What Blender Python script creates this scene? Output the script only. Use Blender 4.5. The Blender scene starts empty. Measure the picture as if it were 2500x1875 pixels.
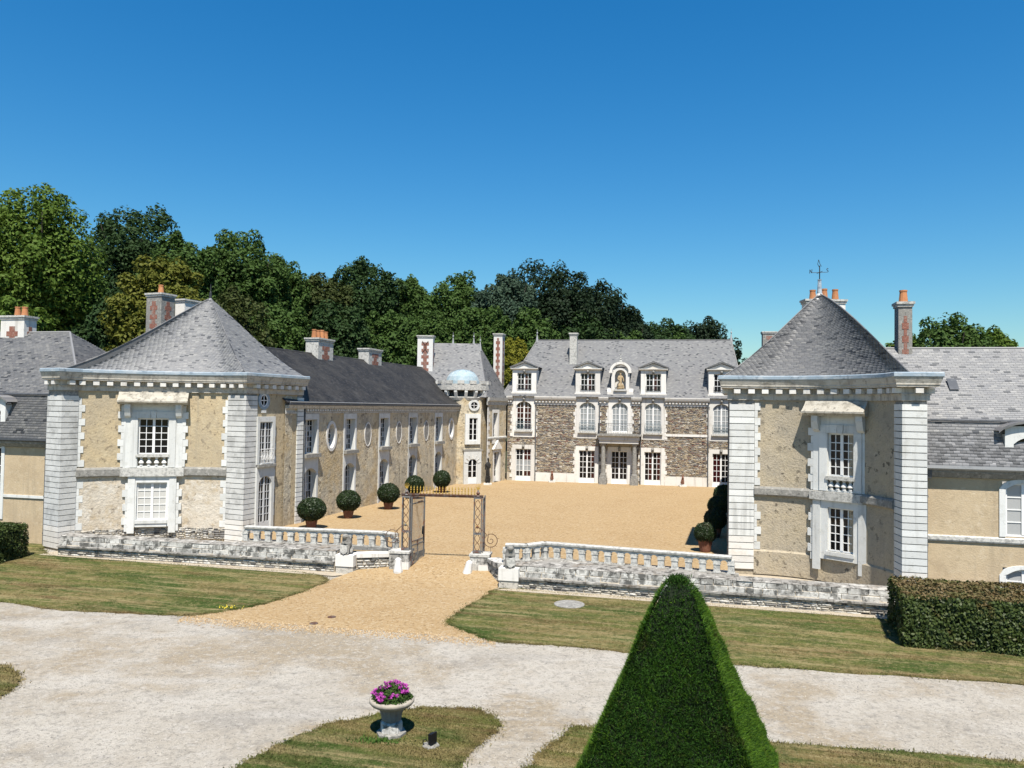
import bpy, math, random
import numpy as np
from mathutils import Matrix, Vector
random.seed(7); rng = np.random.default_rng(11)
S = bpy.context.scene
COL = S.collection
R_ = math.radians

# ------------------------------------------------------------------ camera, sky, sun, exposure
cam_d = bpy.data.cameras.new('camera'); cam = bpy.data.objects.new('camera', cam_d); COL.objects.link(cam)
FPX, PITCH, ROLL, CAMZ = 1900.0, math.atan(55/1900.0), 0.0155, 7.5
fw = Vector((0, math.cos(PITCH), math.sin(PITCH))); up0 = Vector((0, -math.sin(PITCH), math.cos(PITCH)))
rt = math.cos(ROLL)*Vector((1, 0, 0)) + math.sin(ROLL)*up0
upv = -math.sin(ROLL)*Vector((1, 0, 0)) + math.cos(ROLL)*up0
cam.matrix_world = Matrix(((rt.x, upv.x, -fw.x, 0), (rt.y, upv.y, -fw.y, 0), (rt.z, upv.z, -fw.z, CAMZ), (0, 0, 0, 1)))
cam_d.sensor_width = 36; cam_d.lens = 36*FPX/2500; cam_d.clip_start = 0.2; cam_d.clip_end = 6000
S.camera = cam

SUN_EL, SUN_X = R_(61.5), 0.09          # sun behind the camera, a touch to the right
sd = Vector((SUN_X*math.cos(SUN_EL), -math.cos(SUN_EL), math.sin(SUN_EL))).normalized()
W = bpy.data.worlds.new('World'); S.world = W; W.use_nodes = True
nt = W.node_tree; nt.nodes.clear()
out = nt.nodes.new('ShaderNodeOutputWorld'); bg = nt.nodes.new('ShaderNodeBackground')
sky = nt.nodes.new('ShaderNodeTexSky'); sky.sky_type = 'NISHITA'; sky.sun_disc = False
sky.sun_elevation = SUN_EL; sky.sun_rotation = math.atan2(sd.x, sd.y)
sky.air_density = 1.5; sky.dust_density = 0.1; sky.ozone_density = 10.0; sky.altitude = 60
hs = nt.nodes.new('ShaderNodeHueSaturation'); hs.inputs['Saturation'].default_value = 1.27; hs.inputs['Value'].default_value = 1.0
ti = nt.nodes.new('ShaderNodeMix'); ti.data_type = 'RGBA'; ti.blend_type = 'MULTIPLY'; ti.inputs[0].default_value = 1.0; ti.inputs[7].default_value = (1.0, 1.18, 1.17, 1)
nt.links.new(sky.outputs[0], hs.inputs['Color']); nt.links.new(hs.outputs[0], ti.inputs[6]); nt.links.new(ti.outputs[2], bg.inputs[0]); nt.links.new(bg.outputs[0], out.inputs[0])
bg.inputs[1].default_value = 0.057
sl = bpy.data.lights.new('sun', 'SUN'); sl.energy = 5.0; sl.angle = R_(0.53); sl.color = (1.0, 0.935, 0.84)
so = bpy.data.objects.new('sun', sl); COL.objects.link(so); so.location = (0, -30, 60)
so.rotation_euler = (-sd).to_track_quat('-Z', 'Y').to_euler()
S.view_settings.view_transform = 'Standard'; S.view_settings.look = 'None'
S.view_settings.exposure = 0.93; S.view_settings.gamma = 1.0; S.view_settings.use_curve_mapping = False
S.cycles.max_bounces = 6; S.cycles.diffuse_bounces = 3; S.cycles.transparent_max_bounces = 6

# ------------------------------------------------------------------ materials
ALB = 0.58     # base colours below are noted as bright reference values; this brings them to real albedos
def al(c): return tuple(min(.8, x*ALB) for x in c)
def mat(name, base, layers=(), rough=0.88, bump=None, island=None, isl_amt=1.0, rnd=None, spec=0.25, metal=0.0, rot=0.0, trans=None):
    """layers: (colour, scale, lo, hi, amount, stretch xyz, detail); island: colour stops by piece; bump: (scale, distance)"""
    base = al(base); layers = [(al(l[0]), *l[1:]) for l in layers]; island = [(p, al(c)) for p, c in island] if island else None
    m = bpy.data.materials.new(name); m.use_nodes = True
    n = m.node_tree; L = n.links; N = n.nodes
    b = N['Principled BSDF']; b.inputs['Roughness'].default_value = rough; b.inputs['Metallic'].default_value = metal
    b.inputs['Specular IOR Level'].default_value = spec
    g = N.new('ShaderNodeNewGeometry')
    pos = g.outputs['Position']
    if rot:
        mp = N.new('ShaderNodeMapping'); mp.inputs['Rotation'].default_value = (0, 0, rot); L.new(pos, mp.inputs[0]); pos = mp.outputs[0]
    c = N.new('ShaderNodeRGB'); c.outputs[0].default_value = (*base, 1); col = c.outputs[0]
    def mix(fac, a, bcol):
        x = N.new('ShaderNodeMix'); x.data_type = 'RGBA'; L.new(fac, x.inputs[0]); L.new(a, x.inputs[6])
        if isinstance(bcol, tuple): x.inputs[7].default_value = (*bcol, 1)
        else: L.new(bcol, x.inputs[7])
        return x.outputs[2]
    if island:
        r = N.new('ShaderNodeValToRGB'); r.color_ramp.interpolation = 'CONSTANT'
        e = r.color_ramp.elements
        while len(e) < len(island): e.new(0.5)
        for i, (p, cc) in enumerate(island): e[i].position = p; e[i].color = (*cc, 1)
        L.new(g.outputs['Random Per Island'], r.inputs[0])
        x = N.new('ShaderNodeMix'); x.data_type = 'RGBA'; x.inputs[0].default_value = isl_amt
        L.new(col, x.inputs[6]); L.new(r.outputs[0], x.inputs[7]); col = x.outputs[2]
    def noise(scale, stretch, detail, off=0.0):
        mp = N.new('ShaderNodeMapping'); mp.inputs['Scale'].default_value = stretch; mp.inputs['Location'].default_value = (off, off*1.7, off*.6)
        L.new(pos, mp.inputs[0]); t = N.new('ShaderNodeTexNoise'); t.inputs['Scale'].default_value = scale
        t.inputs['Detail'].default_value = detail; t.inputs['Roughness'].default_value = 0.62; L.new(mp.outputs[0], t.inputs[0]); return t.outputs[0]
    for i, ly in enumerate(layers):
        cc, sc, lo, hi, amt = ly[:5]; st = ly[5] if len(ly) > 5 else (1, 1, 1); de = ly[6] if len(ly) > 6 else 4
        mr = N.new('ShaderNodeMapRange'); mr.inputs[1].default_value = lo; mr.inputs[2].default_value = hi; mr.inputs[4].default_value = amt
        L.new(noise(sc, st, de, 3.1*i), mr.inputs[0]); col = mix(mr.outputs[0], col, cc)
    if rnd:
        oi = N.new('ShaderNodeObjectInfo'); mr = N.new('ShaderNodeMapRange'); mr.inputs[3].default_value = 1-rnd; mr.inputs[4].default_value = 1+rnd
        L.new(oi.outputs['Random'], mr.inputs[0])
        x = N.new('ShaderNodeHueSaturation'); L.new(mr.outputs[0], x.inputs['Value']); L.new(col, x.inputs['Color']); col = x.outputs[0]
    L.new(col, b.inputs['Base Color'])
    if bump:
        bp = N.new('ShaderNodeBump'); bp.inputs['Distance'].default_value = bump[1]; bp.inputs['Strength'].default_value = 1.0
        L.new(noise(bump[0], bump[2] if len(bump) > 2 else (1, 1, 1), 6, 9.0), bp.inputs['Height']); L.new(bp.outputs[0], b.inputs['Normal'])
    if trans:
        tr = N.new('ShaderNodeBsdfTranslucent'); ms = N.new('ShaderNodeMixShader'); ms.inputs[0].default_value = trans
        L.new(col, tr.inputs[0]); L.new(b.outputs[0], ms.inputs[1]); L.new(tr.outputs[0], ms.inputs[2]); L.new(ms.outputs[0], N['Material Output'].inputs[0])
    return m

GREY = (.16, .155, .14); BLK = (.05, .05, .045)
M = {}
M['stone'] = mat('white_tuffeau_stone', (.98, .95, .88), [((.62, .55, .43), 1.1, .54, .72, .5), ((.40, .385, .35), 3.5, .60, .72, .45), ((.98, .96, .91), .7, .42, .6, .6), ((.30, .29, .27), 8, .66, .74, .5), ((.45, .42, .36), 1.8, .56, .68, .45, (2, 2, .12))], bump=(14, .006), rnd=.10)
M['clean'] = mat('clean_white_stone', (0.912, 0.923, 0.889), [((0.684, 0.673, 0.604), 1.8, .52, .70, .5), ((0.479, 0.479, 0.456), 5, .60, .72, .45), ((0.285, 0.285, 0.274), 10, .66, .74, .5), ((0.513, 0.513, 0.479), 1.8, .55, .68, .5, (2, 2, .12))], bump=(16, .005), rnd=.10)
M['cornice'] = mat('weathered_cornice_stone', (0.717, 0.672, 0.582), [((0.470, 0.431, 0.358), 1.6, .48, .62, .7), ((0.269, 0.252, 0.224), 4, .56, .66, .6), ((0.806, 0.773, 0.694), 2.6, .55, .65, .6), ((0.336, 0.314, 0.280), 2.2, .55, .66, .6, (1.6, 1.6, .12))], bump=(14, .01))
M['hoodst'] = mat('mossy_hood_stone', (.60, .56, .47), [((.36, .33, .27), 2.6, .48, .60, .75), ((.15, .14, .12), 5, .57, .66, .7), ((.70, .67, .58), 3.4, .55, .65, .6)], bump=(14, .02))
M['lichen'] = mat('lichened_white_stone', (0.762, 0.750, 0.694), [((0.336, 0.336, 0.314), 7, .47, .62, .7), ((0.157, 0.157, 0.146), 16, .56, .70, .7), ((0.829, 0.818, 0.762), 3, .55, .75, .6)], bump=(20, .01), rnd=.06)
M['pier'] = mat('stained_pier_stone', (0.864, 0.864, 0.828), [((0.552, 0.552, 0.528), 1.3, .47, .62, .75), ((0.360, 0.360, 0.348), 4.5, .58, .70, .4), ((0.936, 0.936, 0.900), 2.4, .56, .66, .6)], bump=(16, .006), rnd=.06)
M['old'] = mat('old_lichened_stone', (.80, .78, .72), [((.38, .37, .34), 1.1, .46, .58, .85), ((.09, .09, .082), 2.6, .51, .60, .85), ((.95, .94, .88), 3.4, .55, .63, .75), ((.10, .10, .09), 7, .57, .65, .75), ((.16, .155, .14), 2.0, .54, .64, .7, (2, 2, .25))], bump=(14, .02), rnd=.15)
M['coping'] = mat('grey_lichened_coping', (0.380, 0.362, 0.328), [((0.713, 0.690, 0.632), 2.4, .52, .62, .8), ((0.086, 0.081, 0.069), 3.6, .50, .60, .85), ((0.230, 0.161, 0.092), 1.2, .56, .68, .5), ((0.575, 0.552, 0.506), 9, .58, .68, .6)], bump=(12, .02))
M['dust'] = mat('grey_weathered_stone', (.34, .33, .30), [((.62, .60, .55), 6, .5, .65, .6), ((.13, .13, .12), 9, .55, .68, .7)], bump=(14, .015))
M['render'] = mat('ochre_lime_render', (0.696, 0.558, 0.348), [((0.456, 0.395, 0.287), 1.5, .54, .66, .55, (1.8, 1.8, .14)), ((0.506, 0.414, 0.282), 2.6, .50, .64, .6), ((0.253, 0.194, 0.120), 3.2, .585, .62, .8), ((0.836, 0.715, 0.479), 3.4, .56, .68, .6), ((0.544, 0.464, 0.335), .55, .42, .68, .8), ((0.734, 0.615, 0.407), 1.6, .5, .75, .7), ((0.380, 0.313, 0.204), 6, .58, .75, .55), ((0.127, 0.100, 0.072), 13, .69, .74, .85), ((0.836, 0.727, 0.527), 22, .58, .75, .5)], bump=(9, .03))
M['render_pale'] = mat('pale_flaking_render', (0.750, 0.653, 0.508), [((0.484, 0.411, 0.315), 3.0, .54, .66, .6), ((0.895, 0.835, 0.726), 1.9, .53, .62, .8), ((0.242, 0.194, 0.145), 4.0, .59, .63, .7), ((0.823, 0.750, 0.629), .9, .42, .62, .9), ((0.629, 0.496, 0.315), 2.2, .52, .70, .8), ((0.399, 0.351, 0.278), 8, .62, .76, .6), ((0.145, 0.121, 0.097), 15, .69, .75, .8)], bump=(7, .05))
M['render_grey'] = mat('grey_ochre_render', (0.591, 0.507, 0.373), [((0.403, 0.356, 0.278), 1.5, .54, .66, .55, (1.8, 1.8, .14)), ((0.439, 0.380, 0.284), 3.0, .50, .62, .6), ((0.731, 0.639, 0.485), 4.4, .56, .66, .6), ((0.122, 0.103, 0.077), 3.2, .595, .625, .85), ((0.646, 0.543, 0.367), 1.1, .45, .7, .8), ((0.463, 0.417, 0.332), .5, .45, .65, .7), ((0.353, 0.301, 0.213), 11, .55, .70, .6), ((0.067, 0.060, 0.047), 10, .695, .735, .9)], bump=(11, .035))
M['render_wing'] = mat('rough_wing_render', (0.880, 0.758, 0.536), [((0.418, 0.376, 0.304), 1.3, .54, .65, .6, (1.8, 1.8, .14)), ((0.396, 0.349, 0.273), 1.7, .52, .62, .75), ((0.792, 0.719, 0.567), 2.3, .54, .62, .75), ((0.132, 0.109, 0.084), 2.4, .605, .64, .85), ((0.682, 0.501, 0.252), .33, .53, .62, .6), ((0.660, 0.589, 0.452), 1.2, .45, .65, .8), ((0.550, 0.414, 0.210), .45, .55, .70, .7), ((0.363, 0.316, 0.242), 5, .56, .72, .7), ((0.055, 0.049, 0.042), 7, .70, .74, .9), ((0.396, 0.371, 0.336), .7, .60, .72, .5)], bump=(6, .06))
M['render_plain'] = mat('smooth_sand_render', (0.720, 0.575, 0.378), [((0.488, 0.402, 0.279), 1.3, .55, .67, .5, (1.8, 1.8, .14)), ((0.513, 0.402, 0.256), 2.6, .54, .66, .55), ((0.854, 0.719, 0.523), 4, .56, .66, .5), ((0.598, 0.467, 0.303), 1.0, .45, .7, .7), ((0.463, 0.371, 0.244), 13, .57, .75, .5), ((0.806, 0.683, 0.489), 3, .58, .72, .5)], bump=(16, .015))
M['rubble'] = mat('schist_rubble', (0.360, 0.300, 0.240), [((0.660, 0.600, 0.480), 9, .60, .75, .55)], island=[(0, (0.312, 0.270, 0.240)), (.14, (0.504, 0.396, 0.288)), (.26, (0.324, 0.174, 0.144)), (.36, (0.624, 0.504, 0.336)), (.50, (0.432, 0.414, 0.384)), (.64, (0.720, 0.612, 0.444)), (.80, (0.204, 0.186, 0.180)), (.88, (0.888, 0.828, 0.720))], bump=(20, .02))
M['mortar'] = mat('buff_mortar', (.62, .55, .43), [((.36, .31, .24), 7, .5, .7, .7)], bump=(18, .02))
M['wallstone'] = mat('grey_fieldstone', (0.480, 0.444, 0.384), [((0.144, 0.138, 0.132), 8, .54, .66, .75), ((0.768, 0.744, 0.672), 6, .57, .68, .7)], island=[(0, (0.480, 0.456, 0.408)), (.2, (0.660, 0.612, 0.516)), (.4, (0.744, 0.696, 0.600)), (.6, (0.300, 0.288, 0.270)), (.75, (0.864, 0.840, 0.768)), (.92, (0.144, 0.138, 0.132))], bump=(18, .03))
def slatemat(name, stops, **k):
    return mat(name, (.2, .2, .2), [((.36, .36, .35), .5, .5, .72, .35), ((.45, .45, .43), 14, .68, .78, .4)], rough=.62, spec=.4, island=stops, bump=(30, .004), **k)
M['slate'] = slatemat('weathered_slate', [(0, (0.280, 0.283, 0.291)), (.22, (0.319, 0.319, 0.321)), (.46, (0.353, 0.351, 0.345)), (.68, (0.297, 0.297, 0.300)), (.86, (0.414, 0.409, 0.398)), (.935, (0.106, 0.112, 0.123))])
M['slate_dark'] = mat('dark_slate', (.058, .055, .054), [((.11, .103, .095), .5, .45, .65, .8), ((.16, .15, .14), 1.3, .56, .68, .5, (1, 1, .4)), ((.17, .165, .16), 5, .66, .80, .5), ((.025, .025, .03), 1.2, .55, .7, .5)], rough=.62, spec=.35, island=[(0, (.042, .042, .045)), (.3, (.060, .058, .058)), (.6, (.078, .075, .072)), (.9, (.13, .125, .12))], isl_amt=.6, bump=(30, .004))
M['slate_mid'] = slatemat('mid_grey_slate', [(0, (0.167, 0.170, 0.175)), (.25, (0.200, 0.200, 0.203)), (.5, (0.238, 0.235, 0.230)), (.75, (0.178, 0.178, 0.183)), (.88, (0.292, 0.286, 0.275)), (.94, (0.059, 0.063, 0.071))])
M['lead'] = mat('lead_flashing', (.46, .47, .475), [((.30, .32, .34), 4, .5, .7, .6)], rough=.55, spec=.4)
M['zinc'] = mat('blue_grey_zinc', (.40, .50, .58), [((.62, .68, .72), 2.0, .48, .62, .8, (1, 1, 3)), ((.18, .24, .30), 3.2, .56, .68, .7)], rough=.5, spec=.4)
M['zincdark'] = mat('dark_gutter_zinc', (.09, .10, .115), [((.20, .21, .22), 3, .5, .7, .6)], rough=.5)
M['pipe'] = mat('grey_downpipe', (.16, .17, .18), rough=.5)
M['copper'] = mat('pale_copper_dome', (.42, .55, .60), [((.60, .68, .70), 3, .45, .65, .7)], rough=.6)
M['paint'] = mat('white_joinery_paint', (1.12, 1.12, 1.09), rough=.5, spec=.4)
M['paintgrey'] = mat('pale_grey_joinery_paint', (.85, .87, .88), rough=.5, spec=.4)
M['glass'] = mat('dark_window_glass', (.008, .008, .009), rough=.06, spec=.28)
M['glass2'] = mat('dim_window_glass', (.03, .032, .034), rough=.08, spec=.3)
M['red'] = mat('red_curtain_behind_glass', (.05, .006, .007), rough=.1, spec=.5)
M['curtain'] = mat('net_curtain_behind_glass', (.46, .49, .50), [((.24, .27, .29), 9, .45, .6, .7, (1.6, 1.6, .05))], rough=.1, spec=.5)
M['shutter'] = mat('cream_inner_shutter', (.74, .73, .68), rough=.6)
M['blind'] = mat('pale_blind_behind_glass', (.55, .56, .55), rough=.12, spec=.5)
M['brick'] = mat('red_brick', (.34, .14, .10), [((.40, .34, .30), 3.5, .50, .62, .65), ((.52, .32, .24), 14, .5, .65, .6), ((.20, .08, .06), 5, .55, .7, .5)], bump=(20, .01))
M['pot'] = mat('orange_clay_pot', (.62, .27, .12), [((.42, .17, .08), 4, .5, .7, .6), ((.72, .46, .28), 6, .58, .7, .5)], rnd=.12)
M['terracotta'] = mat('terracotta', (.27, .115, .072), [((.42, .27, .20), 5, .52, .68, .6), ((.25, .10, .06), 3, .55, .7, .5)])
M['iron'] = mat('grey_gate_iron', (.20, .20, .195), [((.22, .07, .03), 4, .53, .63, .9), ((.32, .33, .33), 9, .55, .68, .6)], rough=.6)
M['rust'] = mat('rusty_iron', (.13, .06, .035), [((.20, .19, .18), 6, .5, .65, .7)], rough=.75)
M['blueiron'] = mat('blue_grey_ironwork', (.10, .17, .21), rough=.5)
M['dkiron'] = mat('dark_ironwork', (.045, .05, .055), rough=.5)
M['gilt'] = mat('gilded_iron', (.80, .52, .10), [((.60, .36, .06), 9, .5, .7, .5)], rough=.35, metal=.35, spec=.5)
M['ochre_statue'] = mat('ochre_stone_statue', (.58, .44, .26), [((.36, .24, .12), 5, .5, .65, .7), ((.72, .64, .5), 7, .55, .7, .6)], bump=(20, .02))
M['bronze'] = mat('dark_patinated_bronze', (.045, .043, .04), [((.15, .15, .14), 6, .55, .7, .7)], rough=.55, metal=.4)
M['bark'] = mat('brown_bark', (.10, .08, .06), [((.20, .18, .15), 5, .5, .7, .6)], bump=(8, .05))
M['soil'] = mat('dark_soil', (.06, .045, .03))
TF = R_(13.5)
GR = [((0.264, 0.204, 0.088), .55, .42, .58, .9, (.28, 2.4, 1)), ((0.060, 0.110, 0.020), .42, .49, .60, .9, (.5, 1.5, 1)), ((0.165, 0.094, 0.046), .6, .54, .64, .6, (.35, 1.6, 1)), ((0.440, 0.358, 0.181), 1.5, .50, .66, .75, (.22, 2.2, 1)), ((0.187, 0.115, 0.055), .9, .55, .70, .5, (.5, 1.6, 1)), ((.055, .078, .020), 6.5, .50, .62, .6), ((.40, .33, .17), 8.5, .54, .65, .6), ((.36, .29, .14), 2.2, .54, .66, .5), ((.05, .085, .02), 1.7, .55, .66, .5)]
M['lawn'] = mat('dry_mown_lawn', (.15, .17, .045), GR, rough=.95, spec=.1, bump=(24, .05), rot=TF)
M['blade'] = mat('grass_blades', (.16, .18, .045), GR[:4], rough=.8, spec=.15, rot=TF, island=[(0, (.09, .12, .025)), (.3, (.15, .16, .04)), (.6, (.22, .20, .07)), (.82, (.38, .30, .14))], isl_amt=.55)
M['green'] = mat('fresh_green_grass', (.07, .16, .02), [((.12, .16, .04), 3, .5, .7, .7)])
M['drive'] = mat('pale_stony_drive', (.50, .455, .378), [((.59, .55, .475), .30, .42, .58, .9), ((.40, .325, .22), .22, .51, .62, .8), ((.36, .34, .305), .45, .55, .66, .55, (.5, 1.2, 1), 8), ((.60, .565, .50), .8, .55, .65, .6, (.35, 1.4, 1)), ((.28, .265, .235), 3.2, .54, .66, .45), ((.62, .585, .52), 4.6, .54, .64, .5), ((.30, .275, .235), 7, .535, .64, .55, (1, 1, 1), 6), ((.72, .67, .58), 12, .56, .68, .5), ((.18, .165, .14), 17, .575, .64, .6), ((.20, .185, .16), 3.4, .60, .66, .35)], rough=.95, spec=.1, bump=(22, .035))
M['gravel'] = mat('golden_court_gravel', (.54, .385, .205), [((.46, .31, .155), .35, .45, .65, .5), ((.60, .455, .27), 5, .52, .62, .8), ((.30, .195, .095), 7, .55, .64, .75), ((.66, .53, .35), 9, .56, .64, .75), ((.34, .225, .115), 21, .56, .66, .6)], rough=.95, spec=.1, bump=(26, .04))
M['verge'] = mat('sandy_verge', (.60, .52, .40), [((.44, .36, .25), 5, .5, .7, .7)], bump=(20, .03))
M['hill'] = mat('dark_woodland_floor', (.035, .045, .018), [((.07, .07, .03), .2, .5, .7, .7)])
def leafmat(name, a, b, c, tr=.25):
    return mat(name, a, [(b, .35, .45, .65, .8), (c, 1.3, .58, .74, .6)], rough=.65, spec=.12, island=[(0, a), (.4, b), (.75, c)], isl_amt=.45, trans=tr)
LM = [leafmat('leaf_bright_green', (0.106, 0.188, 0.027), (0.150, 0.237, 0.037), (0.213, 0.294, 0.062), .3),
      leafmat('leaf_dark_green', (0.033, 0.072, 0.021), (0.048, 0.093, 0.027), (0.075, 0.128, 0.039)),
      leafmat('leaf_mid_green', (0.065, 0.123, 0.026), (0.087, 0.160, 0.035), (0.131, 0.210, 0.052)),
      leafmat('leaf_golden_olive', (.135, .155, .022), (.18, .19, .03), (.25, .25, .05)),
      leafmat('leaf_bronze_green', (.058, .085, .022), (.082, .105, .028), (.13, .14, .045)),
      leafmat('leaf_blue_green', (0.058, 0.104, 0.065), (0.078, 0.130, 0.081), (0.111, 0.169, 0.111)),
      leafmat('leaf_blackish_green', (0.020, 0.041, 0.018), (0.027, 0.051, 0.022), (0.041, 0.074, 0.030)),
      leafmat('leaf_yellow', (.26, .27, .03), (.33, .31, .04), (.20, .24, .04), .3)]
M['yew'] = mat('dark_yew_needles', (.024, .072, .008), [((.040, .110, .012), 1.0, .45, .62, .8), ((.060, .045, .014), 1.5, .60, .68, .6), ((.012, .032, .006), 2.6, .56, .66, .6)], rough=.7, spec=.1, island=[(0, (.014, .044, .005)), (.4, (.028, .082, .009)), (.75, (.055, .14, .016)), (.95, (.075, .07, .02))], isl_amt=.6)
M['yewtip'] = mat('fresh_yew_shoots', (.13, .26, .018), [((.045, .10, .010), 3, .45, .65, .7)], rough=.6, spec=.2, trans=.3)
M['box'] = mat('box_foliage', (.022, .045, .011), [((.04, .075, .018), 3, .45, .65, .8), ((.085, .06, .026), 2.2, .60, .72, .5)], rough=.5, spec=.35, island=[(0, (.016, .035, .009)), (.45, (.032, .062, .015)), (.85, (.065, .105, .028))], isl_amt=.55, trans=.15)
M['hedge'] = mat('hedge_leaves', (0.054, 0.085, 0.019), [((0.093, 0.132, 0.031), 2, .45, .65, .8), ((0.202, 0.116, 0.046), 1.3, .58, .70, .6)], rough=.5, spec=.2, island=[(0, (0.031, 0.056, 0.014)), (.4, (0.078, 0.116, 0.028)), (.75, (0.155, 0.186, 0.054))], isl_amt=.5, trans=.15)
M['hedgetop'] = mat('scorched_hedge_top', (0.200, 0.138, 0.056), [((0.112, 0.125, 0.031), 2, .45, .62, .8), ((0.288, 0.200, 0.100), 6, .55, .7, .6)], rough=.6, island=[(0, (0.125, 0.106, 0.037)), (.5, (0.237, 0.163, 0.069)), (.85, (0.325, 0.250, 0.125))], isl_amt=.5, trans=.15)
M['petal'] = mat('pink_petals', (.55, .05, .42), island=[(0, (.45, .035, .36)), (.5, (.62, .07, .50)), (.85, (.70, .16, .58))], trans=.2)
M['flowerleaf'] = mat('flower_leaves', (.04, .09, .015), island=[(0, (.03, .07, .012)), (.5, (.06, .12, .02))], trans=.2)
M['black'] = mat('black_plastic', (.015, .015, .017), rough=.4)
M['white'] = mat('chalk_white_stone', (.95, .94, .90), [((.55, .54, .5), 5, .55, .7, .5)])

# ------------------------------------------------------------------ mesh helpers
WM = {}                                   # world matrix of every object made here
def link(o, mw=None, parent=None):
    COL.objects.link(o); mw = mw or Matrix.Identity(4)
    if parent is not None:
        o.parent = parent; o.matrix_parent_inverse = WM[parent].inverted()
    o.matrix_basis = mw; WM[o] = mw
    return o
def tag(o, label=None, cat=None, group=None, kind=None):
    if label: o['label'] = label
    if cat: o['category'] = cat
    if group: o['group'] = group
    if kind: o['kind'] = kind
    return o
def thing(name, loc, label, cat, group=None):
    o = bpy.data.objects.new(name, None); o.empty_display_size = .2
    link(o, Matrix.Translation(Vector(loc))); return tag(o, label, cat, group)
def npmesh(name, V, Fc, material):
    """V (n,3) array, Fc (m,k) array of faces of one size"""
    me = bpy.data.meshes.new(name); V = np.asarray(V, np.float32); Fc = np.asarray(Fc, np.int32); k = Fc.shape[1]; m_ = Fc.shape[0]
    me.vertices.add(len(V)); me.vertices.foreach_set('co', V.ravel())
    me.loops.add(m_*k); me.loops.foreach_set('vertex_index', Fc.ravel())
    me.polygons.add(m_); me.polygons.foreach_set('loop_start', np.arange(0, m_*k, k, dtype=np.int32))
    me.update(calc_edges=True); me.materials.append(material); return me
class Fr:
    """plan frame: s runs along the wall (to the right seen from outside), d outward, z up"""
    def __init__(s, O, t):
        s.O = Vector((O[0], O[1])); t = Vector((t[0], t[1])).normalized(); s.t = t; s.n = Vector((t.y, -t.x)); s.a = math.atan2(t.y, t.x)
    def p(s, u, d, z):
        q = s.O + s.t*u + s.n*d; return (q.x, q.y, z)
    def off(s, u=0, d=0):
        q = s.O + s.t*u + s.n*d; return Fr(q, s.t)
class MB:
    def __init__(s): s.v = []; s.f = []
    def add(s, vs, fs):
        b = len(s.v); s.v += [tuple(x) for x in vs]; s.f += [[b+i for i in f] for f in fs]
    def quad(s, *p): s.add(p, [list(range(len(p)))])
    def box(s, F, s0, s1, d0, d1, z0, z1):
        P = [F.p(a, b, c) for c in (z0, z1) for a, b in ((s0, d1), (s1, d1), (s1, d0), (s0, d0))]
        s.add(P, [[0, 3, 2, 1], [4, 5, 6, 7], [0, 1, 5, 4], [1, 2, 6, 5], [2, 3, 7, 6], [3, 0, 4, 7]])
    def abox(s, x0, x1, y0, y1, z0, z1): s.box(Fr((0, 0), (1, 0)), x0, x1, -y1, -y0, z0, z1)
    def extr(s, F, poly, s0, s1):
        """poly of (d, z) swept along s"""
        n = len(poly); s.add([F.p(s0, d, z) for d, z in poly]+[F.p(s1, d, z) for d, z in poly],
            [[i, (i+1) % n, n+(i+1) % n, n+i] for i in range(n)]+[list(range(n-1, -1, -1)), list(range(n, 2*n))])
    def prism(s, pts, z0, z1):
        n = len(pts); s.add([(x, y, z0) for x, y in pts]+[(x, y, z1) for x, y in pts],
            [[i, (i+1) % n, n+(i+1) % n, n+i] for i in range(n)]+[list(range(n-1, -1, -1)), list(range(n, 2*n))])
    def tube(s, a, b, r, n=6, r2=None):
        a = Vector(a); b = Vector(b); r2 = r if r2 is None else r2; d = (b-a).normalized()
        u = d.orthogonal().normalized(); w = d.cross(u)
        P = [a+(u*math.cos(6.2832*i/n)+w*math.sin(6.2832*i/n))*r for i in range(n)]+[b+(u*math.cos(6.2832*i/n)+w*math.sin(6.2832*i/n))*r2 for i in range(n)]
        s.add(P, [[i, (i+1) % n, n+(i+1) % n, n+i] for i in range(n)]+[list(range(n-1, -1, -1)), list(range(n, 2*n))])
    def path(s, pts, r, n=5):
        for a, b in zip(pts, pts[1:]): s.tube(a, b, r, n)
    def lathe(s, c, prof, n=16, flute=0):
        b = len(s.v); k = len(prof)
        for r, z in prof:
            for i in range(n):
                a = 6.28318*i/n; rr = r*(1+flute*(1 if i % 2 else -1)); s.v.append((c[0]+rr*math.cos(a), c[1]+rr*math.sin(a), c[2]+z))
        for j in range(k-1):
            for i in range(n): s.f.append([b+j*n+i, b+j*n+(i+1) % n, b+(j+1)*n+(i+1) % n, b+(j+1)*n+i])
        s.f.append([b+i for i in range(n)][::-1]); s.f.append([b+(k-1)*n+i for i in range(n)])
    def ball(s, c, r, seg=10, rings=6, sq=(1, 1, 1)):
        prof = [(max(.001, r*math.sin(math.pi*j/rings)), -r*math.cos(math.pi*j/rings)) for j in range(rings+1)]
        b = len(s.v); s.lathe((0, 0, 0), prof, seg)
        s.v[b:] = [(c[0]+x*sq[0], c[1]+y*sq[1], c[2]+z*sq[2]) for x, y, z in s.v[b:]]
    def mesh(s, name, m):
        me = bpy.data.meshes.new(name); me.from_pydata(s.v, [], s.f); me.update(); me.materials.append(m); return me
    def build(s, name, m, parent=None, smooth=False, mw=None):
        me = s.mesh(name, m); o = bpy.data.objects.new(name, me)
        if smooth:
            for p in me.polygons: p.use_smooth = True
        return link(o, mw, parent)
CUBES = {}
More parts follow.
